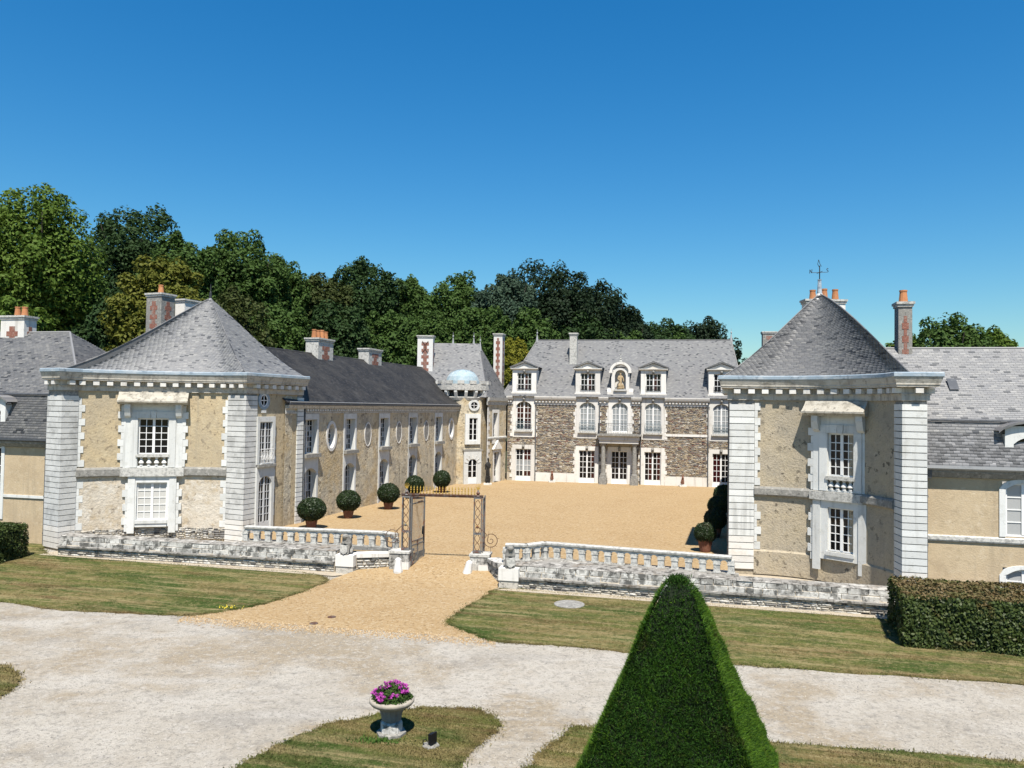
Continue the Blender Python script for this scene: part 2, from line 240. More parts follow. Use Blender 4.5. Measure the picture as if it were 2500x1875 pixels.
def blk(name, F, s0, s1, d0, d1, z0, z1, m, parent):
    """a box that is an object of its own; all boxes of one material share one mesh"""
    if m.name not in CUBES:
        b = MB(); b.abox(-.5, .5, -.5, .5, -.5, .5); CUBES[m.name] = b.mesh('block', m)
    o = bpy.data.objects.new(name, CUBES[m.name])
    c = Vector(F.p((s0+s1)/2, (d0+d1)/2, (z0+z1)/2))
    return link(o, Matrix.Translation(c) @ Matrix.Rotation(F.a, 4, 'Z') @ Matrix.Diagonal((s1-s0, d1-d0, z1-z0, 1)), parent)
def copy(o, mw, parent, name=None):
    c = o.copy(); c.parent = None
    if name: c.name = name
    return link(c, mw, parent)

def plate(mb, F, s0, s1, z0, z1, holes, d, rev):
    """front sheet at depth d with rectangular holes and reveals going back by rev"""
    xs = sorted({s0, s1, *[v for h in holes for v in (h[0], h[1])]}); zs = sorted({z0, z1, *[v for h in holes for v in (h[2], h[3])]})
    for a, b in zip(xs, xs[1:]):
        for c, e in zip(zs, zs[1:]):
            if a < s0-1e-6 or b > s1+1e-6 or c < z0-1e-6 or e > z1+1e-6: continue
            if any(h[0]-1e-6 <= a and b <= h[1]+1e-6 and h[2]-1e-6 <= c and e <= h[3]+1e-6 for h in holes): continue
            mb.quad(F.p(a, d, c), F.p(b, d, c), F.p(b, d, e), F.p(a, d, e))
    for h in holes:
        a, b, c, e = h[:4]; k = d-rev
        mb.quad(F.p(a, d, c), F.p(a, d, e), F.p(a, k, e), F.p(a, k, c)); mb.quad(F.p(b, d, e), F.p(b, d, c), F.p(b, k, c), F.p(b, k, e))
        mb.quad(F.p(a, d, e), F.p(b, d, e), F.p(b, k, e), F.p(a, k, e)); mb.quad(F.p(b, d, c), F.p(a, d, c), F.p(a, k, c), F.p(b, k, c))
def edges_of(mb, F, s0, s1, z0, z1, d, back):
    for a, b in (((s0, z0), (s0, z1)), ((s1, z1), (s1, z0)), ((s0, z1), (s1, z1)), ((s1, z0), (s0, z0))):
        mb.quad(F.p(a[0], d, a[1]), F.p(b[0], d, b[1]), F.p(b[0], back, b[1]), F.p(a[0], back, a[1]))
def archfill(mb, F, s0, s1, zs, zt, d, rev, n=10):
    """stone filling the corners above a segmental arch inside a rectangular hole"""
    w = (s1-s0)/2; h = zt-zs; c = (s0+s1)/2; r = (w*w+h*h)/(2*h); pts = []
    for i in range(n+1):
        x = -w+2*w*i/n; pts.append((c+x, zt-r+math.sqrt(max(0, r*r-x*x))))
    for (a, za), (b, zb) in zip(pts, pts[1:]):
        mb.quad(F.p(a, d, za), F.p(b, d, zb), F.p(b, d, zt+.002), F.p(a, d, zt+.002))
        mb.quad(F.p(a, d, za), F.p(a, d-rev, za), F.p(b, d-rev, zb), F.p(b, d, zb))
def ellipfill(mb, F, cs, cz, a, b, d, rev, n=32, ring=None):
    """sheet filling a rectangle around an oval opening, with its reveal"""
    for i in range(n):
        t0, t1 = 6.28318*i/n, 6.28318*(i+1)/n
        e0 = (a*math.cos(t0), b*math.sin(t0)); e1 = (a*math.cos(t1), b*math.sin(t1))
        def outp(e):
            k = min((a*1.0005)/max(1e-6, abs(e[0])), (b*1.0005)/max(1e-6, abs(e[1]))); return (e[0]*k, e[1]*k)
        o0, o1 = outp(e0), outp(e1)
        mb.quad(F.p(cs+e0[0], d, cz+e0[1]), F.p(cs+o0[0], d, cz+o0[1]), F.p(cs+o1[0], d, cz+o1[1]), F.p(cs+e1[0], d, cz+e1[1]))
        mb.quad(F.p(cs+e0[0], d, cz+e0[1]), F.p(cs+e1[0], d, cz+e1[1]), F.p(cs+e1[0], d-rev, cz+e1[1]), F.p(cs+e0[0], d-rev, cz+e0[1]))
def ring(mb, F, cs, cz, a, b, w, d0, d1, n=32):
    for i in range(n):
        t0, t1 = 6.28318*i/n, 6.28318*(i+1)/n
        q = [(cs+(a+k)*math.cos(t), cz+(b+k)*math.sin(t)) for t in (t0, t1) for k in (0, w)]
        i0, o0, i1, o1 = q
        mb.quad(F.p(i0[0], d1, i0[1]), F.p(o0[0], d1, o0[1]), F.p(o1[0], d1, o1[1]), F.p(i1[0], d1, i1[1]))
        mb.quad(F.p(o0[0], d1, o0[1]), F.p(o0[0], d0, o0[1]), F.p(o1[0], d0, o1[1]), F.p(o1[0], d1, o1[1]))
        mb.quad(F.p(i0[0], d1, i0[1]), F.p(i1[0], d1, i1[1]), F.p(i1[0], d0, i1[1]), F.p(i0[0], d0, i0[1]))
def window(F, s0, s1, z0, z1, d, parent, cols=4, rows=5, panel=0.0, glass=None, paint=None, fr=.055, mun=.028, name='window', label=None, ajar=None):
    """two-leaf casement: frame, stiles and glazing bars in one mesh, every pane a child of its own; glass may be a function (col,row)->material"""
    paint = paint or M['paint']; g = glass or M['glass']; mb = MB()
    mb.box(F, s0, s0+fr, d-.06, d, z0, z1); mb.box(F, s1-fr, s1, d-.06, d, z0, z1); mb.box(F, s0+fr, s1-fr, d-.06, d, z1-fr, z1)
    zb = z0+max(fr, panel); mb.box(F, s0+fr, s1-fr, d-.06, d, z0, zb)
    c = (s0+s1)/2; cw = fr*.95 if cols > 2 or cols == 2 else 0
    mb.box(F, c-cw, c+cw, d-.06, d+.012, zb, z1-fr)
    half = cols//2; lw = (c-cw)-(s0+fr); rh = (z1-fr-zb)/rows
    spans = []
    for side in (0, 1):
        a = s0+fr if side == 0 else c+cw
        for k in range(half): spans.append((a+lw*k/half, a+lw*(k+1)/half))
        for k in range(1, half): mb.box(F, a+lw*k/half-mun/2, a+lw*k/half+mun/2, d-.05, d-.006, zb, z1-fr)
        for r in range(1, rows): mb.box(F, a, a+lw, d-.05, d-.009, zb+rh*r-mun/2, zb+rh*r+mun/2)
    w = mb.build(name, paint, parent)
    if label: w['label'] = label
    for ci, (a, b) in enumerate(spans):
        for r in range(rows):
            gm = g(ci, r) if callable(g) else g
            blk('pane', F, a+.002, b-.002, d-.045, d-.035, zb+rh*r+.002, zb+rh*(r+1)-.002, gm, w)
    return w
def offs(path, d):
    """mitred parallel of an open plan path, d outward"""
    P = [Vector(p) for p in path]; out = []
    for i, p in enumerate(P):
        ns = []
        if i > 0: t = (P[i]-P[i-1]).normalized(); ns.append(Vector((t.y, -t.x)))
        if i < len(P)-1: t = (P[i+1]-P[i]).normalized(); ns.append(Vector((t.y, -t.x)))
        if len(ns) == 1: out.append(p+ns[0]*d)
        else:
            m_ = (ns[0]+ns[1]).normalized(); out.append(p+m_*(d/max(.35, m_.dot(ns[0]))))
    return out
def sweep(mb, path, prof, close=True):
    rows = [[(q.x, q.y, z) for q in offs(path, d)] for d, z in prof]; n = len(path)
    for a, b in zip(rows, rows[1:]+([rows[0]] if close else [])):
        for i in range(n-1): mb.quad(a[i], a[i+1], b[i+1], b[i])
    if close:
        mb.quad(*[r[0] for r in rows]); mb.quad(*[r[-1] for r in rows][::-1])
def arcpts(P0, P1, phi, n=24):
    P0 = Vector(P0); P1 = Vector(P1); c = P1-P0; L = c.length; t = c.normalized(); nn = Vector((-t.y, t.x)); ph = R_(phi)
    Rr = L/2/math.sin(ph); C = (P0+P1)/2-nn*(Rr*math.cos(ph))
    return [C+t*(Rr*math.sin(a))+nn*(Rr*math.cos(a)) for a in [-ph+2*ph*i/n for i in range(n+1)]], t
class Path:
    def __init__(s, pts):
        s.P = [Vector(p) for p in pts]; s.L = [0]
        for a, b in zip(s.P, s.P[1:]): s.L.append(s.L[-1]+(b-a).length)
    def fr(s, u):
        for i in range(len(s.P)-1):
            if u <= s.L[i+1] or i == len(s.P)-2:
                t = (s.P[i+1]-s.P[i]).normalized(); return Fr(s.P[i]+t*(u-s.L[i]), t)
# slates -----------------------------------------------------------
def slates_plane(a, b, c, d, w=.21, h=.115, jit=.012, thick=.012):
    """slates on the planar quad a-b (eave, left to right) c-d (ridge right, ridge left); returns V, F"""
    a, b, c, d = [np.array(x, float) for x in (a, b, c, d)]
    t = (b-a)/np.linalg.norm(b-a); q = (d-a) if np.linalg.norm(d-a) > .01 else (c-a); g = q-t*(q@t); Ls = np.linalg.norm(g); g /= Ls
    nrm = np.cross(t, g); nrm *= np.sign(nrm[2]) if abs(nrm[2]) > 1e-6 else 1
    wl, wr, = 0.0, (b-a)@t; dl, dr = (d-a)@t, (c-a)@t
    rows = max(1, int(Ls/h)); V = []; 
    for r in range(rows):
        v = r/rows; lo = wl+(dl-wl)*v; hi = wr+(dr-wr)*v
        x = math.floor(lo/w)*w-(w/2 if r % 2 else 0)
        while x < hi:
            x0, x1 = max(lo, x+.004), min(hi, x+w-.004)
            if x1-x0 > .02:
                y0 = r*h+random.uniform(-jit, jit)*.5; y1 = min(Ls, (r+1)*h+h*.35); e = thick*random.uniform(.7, 1.6)
                k = dl*0
                V += [a+t*x0+g*y0+nrm*e, a+t*x1+g*y0+nrm*e, a+t*x1+g*y1+nrm*.003, a+t*x0+g*y1+nrm*.003, a+t*x0+g*y0-nrm*.004, a+t*x1+g*y0-nrm*.004]
            x += w
    return np.array(V)
def slates_fan(E, apex, flare=.10, w=.21, h=.115, thick=.012, vmax=.985, conv=0.0):
    """slates between an eave polyline E (list of xyz) and an apex point, with a flared foot"""
    E = np.array(E, float); A = np.array(apex, float); V = []
    Lm = np.linalg.norm(E.mean(0)-A); rows = int(Lm/h)
    def prof(v):
        return v, v-flare*v*(1-v)*(1-v)*4*.5
    def row(v):
        vh, vz = prof(v); P = E+(A-E)*vh; P[:, 2] = E[:, 2]+(A[2]-E[:, 2])*(vz+np.asarray(conv)*v*(1-v)); return P
    for r in range(int(rows*vmax)):
        P = row(r/rows); Q = row(min(1, (r+1.35)/rows)); seg = np.linalg.norm(np.diff(P, axis=0), axis=1); cum = np.concatenate([[0], np.cumsum(seg)])
        L = cum[-1]; n = max(1, int(L/w)); ph = (.5 if r % 2 else 0)
        us = [0]+[(k+ph)/n for k in range(0 if ph else 1, n+1) if 0 < (k+ph)/n < .999]+[1]
        def at(Pl, u):
            x = u*L; i = min(len(seg)-1, int(np.searchsorted(cum, x, 'right')-1)); f = (x-cum[i])/max(1e-9, seg[i]); return Pl[i]+(Pl[i+1]-Pl[i])*f
        for u0, u1 in zip(us, us[1:]):
            if (u1-u0)*L < .02: continue
            p0, p1, q1, q0 = at(P, u0), at(P, u1), at(Q, u1), at(Q, u0); nr = np.cross(p1-p0, q0-p0); nr /= max(1e-9, np.linalg.norm(nr)); 
            if nr[2] < 0: nr = -nr
            e = thick*random.uniform(.7, 1.6); j = (p0-q0)*random.uniform(-.05, .05); gp = (p1-p0)*.018
            V += [p0+nr*e+j+gp, p1+nr*e+j-gp, q1+nr*.003-gp, q0+nr*.003+gp, p0-nr*.004+j+gp, p1-nr*.004+j-gp]
    return np.array(V)
def slate_obj(name, Vs, m, parent):
    V = np.concatenate(Vs); n = len(V)//6; b = np.arange(n)[:, None]*6
    Fc = np.concatenate([b+np.array([[0, 1, 2, 3]]), b+np.array([[4, 5, 1, 0]])])
    o = link(bpy.data.objects.new(name, npmesh(name, V, Fc, m)), None, parent); o['kind'] = 'stuff'; return o
def stones_on(F, s0, s1, z0, z1, d, lo=(.14, .05), hi=(.42, .13), proud=.05, skip=None):
    """flat irregular stones laid in rough courses on a wall panel; returns (V, F) of 8-vertex blocks"""
    V = []; z = z0
    while z < z1-.02:
        h = min(z1-z, random.uniform(lo[1], hi[1])); s = s0-random.uniform(0, .1)
        while s < s1:
            w = random.uniform(lo[0], hi[0]); a, b = max(s0, s), min(s1, s+w-.012); s += w
            if b-a < .03 or (skip and skip((a+b)/2, z+h/2)): continue
            j = lambda k: random.uniform(-k, k)
            e = random.uniform(.35, 1)*proud; ja = [j(.012) for _ in range(8)]
            f = [(a+abs(j(.02)), z+.006+abs(j(.012))), (b-abs(j(.02)), z+.006+abs(j(.012))), (b-abs(j(.025)), z+h-.006-abs(j(.012))), (a+abs(j(.025)), z+h-.006-abs(j(.012)))]
            V += [F.p(x, d+e+j(.012), y) for x, y in f]+[F.p(x, d-.02, y) for x, y in f]
        z += h
    return V
def stones_obj(name, Vs, m, parent):
    V = np.array(Vs); n = len(V)//8; b = np.arange(n)[:, None]*8
    Fc = np.concatenate([b+np.array([f]) for f in ([0, 1, 2, 3], [4, 5, 1, 0], [5, 6, 2, 1], [6, 7, 3, 2], [7, 4, 0, 3])])
    o = link(bpy.data.objects.new(name, npmesh(name, V, Fc, m)), None, parent); o['kind'] = 'stuff'; return o
# foliage ----------------------------------------------------------
def unit(v): return v/np.maximum(1e-9, np.linalg.norm(v, axis=1, keepdims=True))
def leaf_quads(P, N, L, Wd, spread=.6, tri=False):
    """one bent leaf at each point, facing roughly along N"""
    n = len(P); nn = unit(N+spread*rng.normal(size=(n, 3))); a = unit(np.cross(nn, rng.normal(size=(n, 3)))); b = np.cross(nn, a)
    L = L*rng.uniform(.7, 1.3, (n, 1)); Wd = Wd*rng.uniform(.7, 1.3, (n, 1))
    if tri: return np.stack([P-b*Wd, P+b*Wd, P+a*L], 1).reshape(-1, 3), np.arange(3*n).reshape(n, 3)
    return np.stack([P-a*L, P-b*Wd+nn*Wd*.3, P+a*L, P+b*Wd+nn*Wd*.3], 1).reshape(-1, 3), np.arange(4*n).reshape(n, 4)
def sprigs(P, N, L, Wd, lean=.45):
    """thin shoots standing out of a clipped surface"""
    n = len(P); dr = unit(N+lean*rng.normal(size=(n, 3))); b = unit(np.cross(dr, rng.normal(size=(n, 3)))); L = L*rng.uniform(.5, 1.4, (n, 1)); Wd = Wd*rng.uniform(.7, 1.3, (n, 1))
    return np.stack([P-b*Wd-dr*L*.3, P+b*Wd-dr*L*.3, P+dr*L], 1).reshape(-1, 3), np.arange(3*n).reshape(n, 3)
def nobj(name, V, Fc, m, parent=None, mw=None): return link(bpy.data.objects.new(name, npmesh(name, V, Fc, m)), mw, parent)
def skin(name, verts, edges, radii, m, parent=None, sub=2, mw=None):
    me = bpy.data.meshes.new(name); me.from_pydata([tuple(v) for v in verts], edges, []); me.update()
    o = bpy.data.objects.new(name, me); link(o, mw, parent)
    sk = o.modifiers.new('skin', 'SKIN'); me.skin_vertices or 0
    for i, r in enumerate(radii):
        r = r if isinstance(r, tuple) else (r, r); me.skin_vertices[0].data[i].radius = r
    me.skin_vertices[0].data[0].use_root = True
    ss = o.modifiers.new('sub', 'SUBSURF'); ss.levels = sub; ss.render_levels = sub; me.materials.append(m); return o
# ------------------------------------------------------------------ ground, court, drive, lawns
def smooth01(x, a, b):
    t = min(1, max(0, (x-a)/(b-a))); return t*t*(3-2*t)
def flat(name, pts, z, m, kind='structure'):
    mb = MB(); mb.add([(x, y, z(x, y) if callable(z) else z) for x, y in pts], [list(range(len(pts)))]); o = mb.build(name, m); o['kind'] = kind; return o
g = flat('ground', [(-1500, -60), (1500, -60), (1500, 2500), (-1500, 2500)], 0.0, M['drive'])
def hill_z(x, y):
    return 12*smooth01(y+0.25*x, 70, 135)*smooth01(-x, -45, 30)
mb = MB(); nx, ny = 40, 24
for j in range(ny+1):
    for i in range(nx+1):
        x, y = -190+380*i/nx, 79+(330-79)*j/ny; mb.v.append((x, y, hill_z(x, y)-.3+.02*(j > 0)))
for j in range(ny):
    for i in range(nx): a = j*(nx+1)+i; mb.f.append([a, a+1, a+nx+2, a+nx+1])
tag(mb.build('hill', M['hill']), kind='structure')
COURT = .6
flat('courtyard', [(-12.75, 36.9), (-7.2, 36.0), (-5.2, 36.62), (-1.0, 35.52), (0.2, 34.0), (1.5, 33.9), (9.05, 31.3), (10.3, 35.9), (12.5, 41), (27, 68), (27, 82), (-16, 82), (-15, 42), (-13.9, 41)], COURT, M['gravel'])
def ramp_z(x, y): return .012+COURT*smooth01(y+.23*(x+3), 32.3, 36.4)
# gravel ramp from the gate to the drive, a grid so that it can slope
left = [(-5.2, 36.62), (-5.25, 35.8), (-6.4, 34.9), (-7.5, 33.6), (-7.8, 32.5), (-8.1, 31.5), (-8.42, 30.6), (-8.75, 29.8), (-9.2, 29.1), (-9.9, 28.4), (-10.7, 27.85), (-11.3, 27.4), (-9.4, 26.95)]
right = [(-1.0, 35.52), (-.9, 34.9), (-.5, 33.9), (-.25, 32.9), (-.55, 31.95), (-.9, 30.9), (-1.2, 30), (-1.5, 29.1), (-1.82, 28.3), (-1.95, 27.7), (-2.05, 27.2), (-1.3, 26.1), (-.6, 25.3)]
mb = MB(); k = 10
for a, b in zip(left, right):
    for i in range(k+1):
        x, y = a[0]+(b[0]-a[0])*i/k, a[1]+(b[1]-a[1])*i/k; mb.v.append((x, y, ramp_z(x, y)))
for j in range(len(left)-1):
    for i in range(k): q = j*(k+1)+i; mb.f.append([q, q+k+1, q+k+2, q+1])
tag(mb.build('gravel_path', M['gravel']), kind='structure')
def catmull(pts, n=6, closed=True):
    P = [Vector(p) for p in pts]; out = []; m_ = len(P)
    for i in range(m_):
        p0, p1, p2, p3 = P[i-1], P[i], P[(i+1) % m_], P[(i+2) % m_]
        for k_ in range(n):
            t = k_/n; q = .5*((2*p1)+(p2-p0)*t+(2*p0-5*p1+4*p2-p3)*t*t+(3*p1-p0-3*p2+p3)*t**3); out.append((q.x, q.y))
    return out
def inside(P, poly):
    x, y = P[:, 0], P[:, 1]; c = np.zeros(len(P), bool); n = len(poly); j = n-1
    for i in range(n):
        xi, yi = poly[i]; xj, yj = poly[j]
        m_ = ((yi > y) != (yj > y)) & (x < (xj-xi)*(y-yi)/((yj-yi) or 1e-9)+xi); c ^= m_; j = i
    return c
def lawn(pts, label, nblade, bounds, hgt, z=.035, ragged=.07):
    poly = catmull(pts, 7); poly = [(x+random.uniform(-ragged, ragged), y+random.uniform(-ragged, ragged)) for x, y in poly]
    mb = MB(); n = len(poly); mb.add([(x, y, z) for x, y in poly]+[(x+random.uniform(-.03, .03), y+random.uniform(-.03, .03), -.01) for x, y in poly], [list(range(n))]+[[i, (i+1) % n, n+(i+1) % n, n+i] for i in range(n)])
    o = mb.build('lawn', M['lawn']); o['kind'] = 'structure'; o['label'] = label
    x0, x1, y0, y1 = bounds; P = np.stack([rng.uniform(x0, x1, nblade), rng.uniform(y0, y1, nblade)], 1); P = P[inside(P, poly)]
    pp = np.array(poly); k = nblade//5; i = rng.integers(0, n, k); f = rng.uniform(0, 1, (k, 1)); E_ = pp[i]*(1-f)+pp[(i+1) % n]*f+rng.normal(0, .07, (k, 2))*rng.choice([.5, 1, 2.0], (k, 1), p=[.5, .35, .15])
    E_ = E_[(E_[:, 0] > x0) & (E_[:, 0] < x1) & (E_[:, 1] > y0) & (E_[:, 1] < y1)]; P = np.concatenate([P, E_])
    P3 = np.concatenate([P, np.full((len(P), 1), z)], 1); N3 = np.tile([[0, 0, 1.0]], (len(P), 1))
    hv = hgt*(1+.25*np.sin(P[:, :1]*1.9+np.sin(P[:, 1:]*2.3)*2)*np.cos(P[:, 1:]*1.3))*np.where(np.arange(len(P))[:, None] >= len(P)-len(E_), 1.25, 1.0); V, Fc = sprigs(P3, N3, hv, hv*.3, lean=.8); g_ = nobj('grass', V, Fc, M['blade']); tag(g_, 'short dry grass blades of the '+label, 'grass', kind='stuff'); return o
lawn([(-60, 41.5), (-58, 39.5), (-45, 35.6), (-30, 31.6), (-24, 30.1), (-18.74, 28.9), (-15.8, 27.9), (-13, 27.6), (-11.6, 27.48), (-10.9, 27.6), (-10.2, 28.11), (-9.15, 29.15), (-8.42, 30.62), (-7.85, 32.3), (-7.75, 33.2), (-8.35, 34.1), (-10.2, 34.85), (-15.5, 35.95), (-21.3, 37.25), (-23.2, 38.9), (-24.5, 40.6), (-32, 43.5), (-58, 50), (-60, 47)], 'wide dry lawn before the left pavilion', 60000, (-24, -7.5, 27, 41), .034)
lawn([(-2.03, 27.2), (-1.82, 28.29), (-1.2, 30), (-.62, 31.7), (.1, 32.2), (1.5, 31.75), (6, 30.6), (13.7, 28.4), (20, 27.4), (35, 23.6), (58, 17.5), (60, 14), (58, 10.4), (40, 15), (26, 18.8), (18, 20.8), (14.32, 21.8), (8.73, 22.75), (6.6, 23.16), (3.57, 24.16), (2.1, 24.6), (.5, 24.87), (-.15, 24.98), (-.78, 25.36), (-1.32, 25.98), (-1.8, 26.64)], 'dry lawn between drive and right-hand wall', 70000, (-2.3, 17, 21, 33), .034)
lawn([(-5.47, 16.19), (-4.3, 18.09), (-3.56, 18.68), (-2.32, 19.29), (-1.65, 19.39), (-.97, 19.34), (-.5, 19.1), (-.27, 18.61), (-.34, 18.14), (-.66, 17.54), (-.84, 17.07), (-1.08, 16.34), (-1.6, 14.5), (-4, 13.2), (-6, 14.2)], 'grass island under the flower urn', 60000, (-5.8, 0, 15.2, 19.6), .036)
lawn([(.45, 15.6), (.65, 16.56), (.96, 17.31), (1.45, 18.14), (1.87, 18.41), (3.5, 18.3), (6.07, 17.76), (11.12, 16.94), (16, 15.6), (16, 12), (8, 10.5), (1.5, 12)], 'grass island under the yew pyramid', 44000, (.3, 12, 15.5, 18.7), .036)
lawn([(-16, 22.6), (-14.23, 22.04), (-13.74, 21.68), (-13.11, 21.1), (-12.81, 20.43), (-12.75, 19.74), (-13.4, 18.4), (-16, 17.6), (-20, 20)], 'small grass patch at the left edge of the drive', 12000, (-15, -12.5, 19, 22.4), .036)
# sandy strips at the foot of the walls
flat('path', [(-22.6, 37.6), (-7.6, 33.95), (-7.0, 34.3), (-8, 36.4), (-12.7, 37.2), (-14, 43), (-21, 43)], .042, M['verge'])
flat('path', [(-.6, 31.9), (14.2, 28.2), (16, 29.6), (14, 36), (9.3, 36), (8.6, 31.8), (-.3, 33.6)], .042, M['verge'])
# loose stones on the drive
n = 26000; P = np.stack([rng.uniform(-17, 17, n), 16+11*rng.uniform(0, 1, n)**1.3], 1); cl = np.sin(P[:, 0]*.9+P[:, 1]*.5)+np.sin(P[:, 1]*1.7-P[:, 0]*.35)+rng.normal(0, .8, n)
P = P[(cl > .1) & (P[:, 1] < 27.2+.0*P[:, 0])]; n = len(P); r = rng.uniform(.006, .017, (n, 1))*rng.choice([1, 1, 1, 1.5], (n, 1))
base = np.array([[1, 0, 0], [-.5, .87, 0], [-.5, -.87, 0], [.1, .1, .8]])
V = np.concatenate([P, np.zeros((n, 1))], 1)[:, None, :]+base[None]*r[:, :, None]*rng.uniform(.6, 1.4, (n, 4, 3)); V = V.reshape(-1, 3)
b = np.arange(n)[:, None]*4; Fc = np.concatenate([b+np.array([q]) for q in ([0, 1, 3], [1, 2, 3], [2, 0, 3])])
M['stones'] = mat('loose_pebbles', (.4, .38, .34), island=[(0, (.30, .28, .25)), (.3, (.45, .42, .37)), (.6, (.60, .56, .48)), (.85, (.20, .19, .18))])
tag(nobj('gravel', V, Fc, M['stones']), 'loose pebbles scattered over the pale drive', 'gravel', kind='stuff')

n = 5200; tt = rng.uniform(0, 1, n); ex = -11.3+10.9*tt; ey = 27.3-2.1*tt+rng.normal(0, .22, n)-abs(rng.normal(0, .25, n)); r = rng.uniform(.012, .035, (n, 1)); P = np.stack([ex, ey], 1)
V = np.concatenate([P, np.full((n, 1), .008)], 1)[:, None, :]+base[None]*r[:, :, None]*rng.uniform(.6, 1.4, (n, 4, 3)); b = np.arange(n)[:, None]*4; Fc = np.concatenate([b+np.array([q]) for q in ([0, 1, 3], [1, 2, 3], [2, 0, 3])])
M['gstones'] = mat('golden_pebbles', (.5, .36, .2), island=[(0, (.55, .39, .21)), (.3, (.40, .27, .13)), (.6, (.66, .52, .33)), (.85, (.48, .40, .30))])
tag(nobj('gravel', V.reshape(-1, 3), Fc, M['gstones']), 'golden pebbles strayed over the edge of the drive', 'gravel', kind='stuff')

# ------------------------------------------------------------------ shared building pieces
def chimney(root, F, s0, s1, d0, d1, z0, z1, pots=0, stone='stone', brick=True, cap=True, potpos=None, poth=.62, label=None, cross=False):
    c = MB(); c.box(F, s0, s1, d0, d1, z0, z1); ch = c.build('chimney', M[stone], root)
    if label: ch['label'] = label
    if cap:
        c = MB(); c.box(F, s0-.1, s1+.1, d0-.1, d1+.1, z1-.02, z1+.09); c.box(F, s0-.05, s1+.05, d0-.05, d1+.05, z1-.14, z1-.02); c.build('cap', M['lichen' if stone != 'clean' else 'clean'], ch)
    if brick:
        w = (s1-s0); k = 0; z = z0+.15; hh = .30
        while z+hh < z1-.25:
            ins = .26 if k % 2 else .38; blk('brick_panel', F, s0+w*ins, s1-w*ins, d1, d1+.015, z, z+hh-.01, M['brick'], ch)
            wd = d1-d0; blk('brick_panel', F.off(0, 0), s1, s1+.015, d0+wd*ins, d1-wd*ins, z, z+hh-.01, M['brick'], ch); z += hh; k += 1
    if cross:
        m_ = (s0+s1)/2; zz = z1-1.0
        c = MB(); pts = [(-.28, .55), (-.06, .2), (-.06, -.2), (-.28, -.55)]
        for sg in (1, -1): c.path([F.p(m_+sg*a*(1 if abs(a) > .1 else .3), d1+.04, zz+b_) for a, b_ in pts], .028, 5)
        c.build('wall_tie', M['rust'], ch)
    for i in range(pots):
        u = potpos[i] if potpos else (i+.5)/pots
        x, y, _ = F.p(s0+(s1-s0)*u, (d0+d1)/2, 0); c = MB(); hp = poth*random.uniform(.92, 1.05)
        c.lathe((x, y, z1+.08), [(.20, 0), (.19, hp*.15), (.15, hp*.85), (.17, hp*.88), (.17, hp), (.12, hp), (.11, hp*.7)], 12); c.build('chimney_pot', M['pot'], ch, smooth=False)
    return ch
def finial(root, x, y, z, h, m=None, name='finial'):
    c = MB(); c.lathe((x, y, z), [(.16, -.25), (.13, 0), (.05, h*.45), (.03, h*.55), (.075, h*.62), (.075, h*.68), (.02, h*.75), (.012, h)], 8); return c.build(name, m or M['lead'], root)
def railing(F, s0, s1, d, z0, z1, root, m, step=.11, r=.012, ret=0.0):
    c = MB()
    def run(G, a, b, dd):
        c.tube(G.p(a, dd, z1), G.p(b, dd, z1), r*1.6, 5); c.tube(G.p(a, dd, z0+.06), G.p(b, dd, z0+.06), r*1.3, 5); c.tube(G.p(a, dd, z1-.14), G.p(b, dd, z1-.14), r, 4)
        n = max(2, int((b-a)/step))
        for i in range(n+1): x = a+(b-a)*i/n; c.tube(G.p(x, dd, z0), G.p(x, dd, z1 if i % 2 == 0 else z1-.14), r, 4)
        for i in range(0, n, 2):
            x = a+(b-a)*(i+1)/n; q = [(x+.085*math.cos(t)*.9, z0+(z1-z0)*.45+.14*math.sin(t)) for t in [6.283*k/8 for k in range(9)]]
            c.path([G.p(u, dd, z) for u, z in q], r*.9, 4)
    run(F, s0, s1, d)
    if ret:
        for s in (s0, s1):
            c.tube(F.p(s, 0, z1), F.p(s, d, z1), r*1.6, 5); c.tube(F.p(s, 0, z0+.06), F.p(s, d, z0+.06), r*1.3, 5)
            for k in range(6): c.tube(F.p(s, d*k/6, z0), F.p(s, d*k/6, z1), r, 4)
    return c.build('railing', m, root)
def mascaron(F, s, d, z, root, m=None):
    c = MB(); c.extr(F, [(d-.02, z-.20), (d+.07, z-.20), (d+.12, z+.14), (d+.12, z+.2), (d-.02, z+.2)], s-.11, s+.11)
    x, y, zz = F.p(s, d+.10, z+.03); c.ball((x, y, zz), .13, 8, 6, (1, .8, 1.15)); x, y, zz = F.p(s, d+.2, z); c.ball((x, y, zz), .045, 6, 4)
    return c.build('keystone', m or M['dust'], root)
def pipe(F, s, d, z0, z1, root, r=.05, hopper=False):
    c = MB(); c.tube(F.p(s, d, z0), F.p(s, d, z1), r, 8)
    z = z0+.6
    while z < z1: c.tube(F.p(s, d, z), F.p(s, d, z+.06), r*1.35, 8); z += 1.9
    if hopper: c.extr(F, [(d-.1, z1-.05), (d+.1, z1-.05), (d+.2, z1+.3), (d-.1, z1+.3)], s-.17, s+.17)
    return c.build('downpipe', M['pipe'], root)
def quoins(pathfr, root, z0, z1, hgt, w, side, m, d0=-.02, d1=.035, first=0, gap=.012):
    """alternating long and short stones beside an opening or pier; side +1 grows along s, -1 against"""
    k = first; z = z0
    while z+hgt <= z1+.01:
        F = pathfr(z); ww = w*(1.0 if k % 2 == 0 else .48)*random.uniform(.88, 1.12); j = random.uniform(-.008, .012)
        blk('quoin', F, 0 if side > 0 else -ww, ww if side > 0 else 0, d0, d1+j, z+gap/2, z+hgt-gap/2, m, root); z += hgt; k += 1

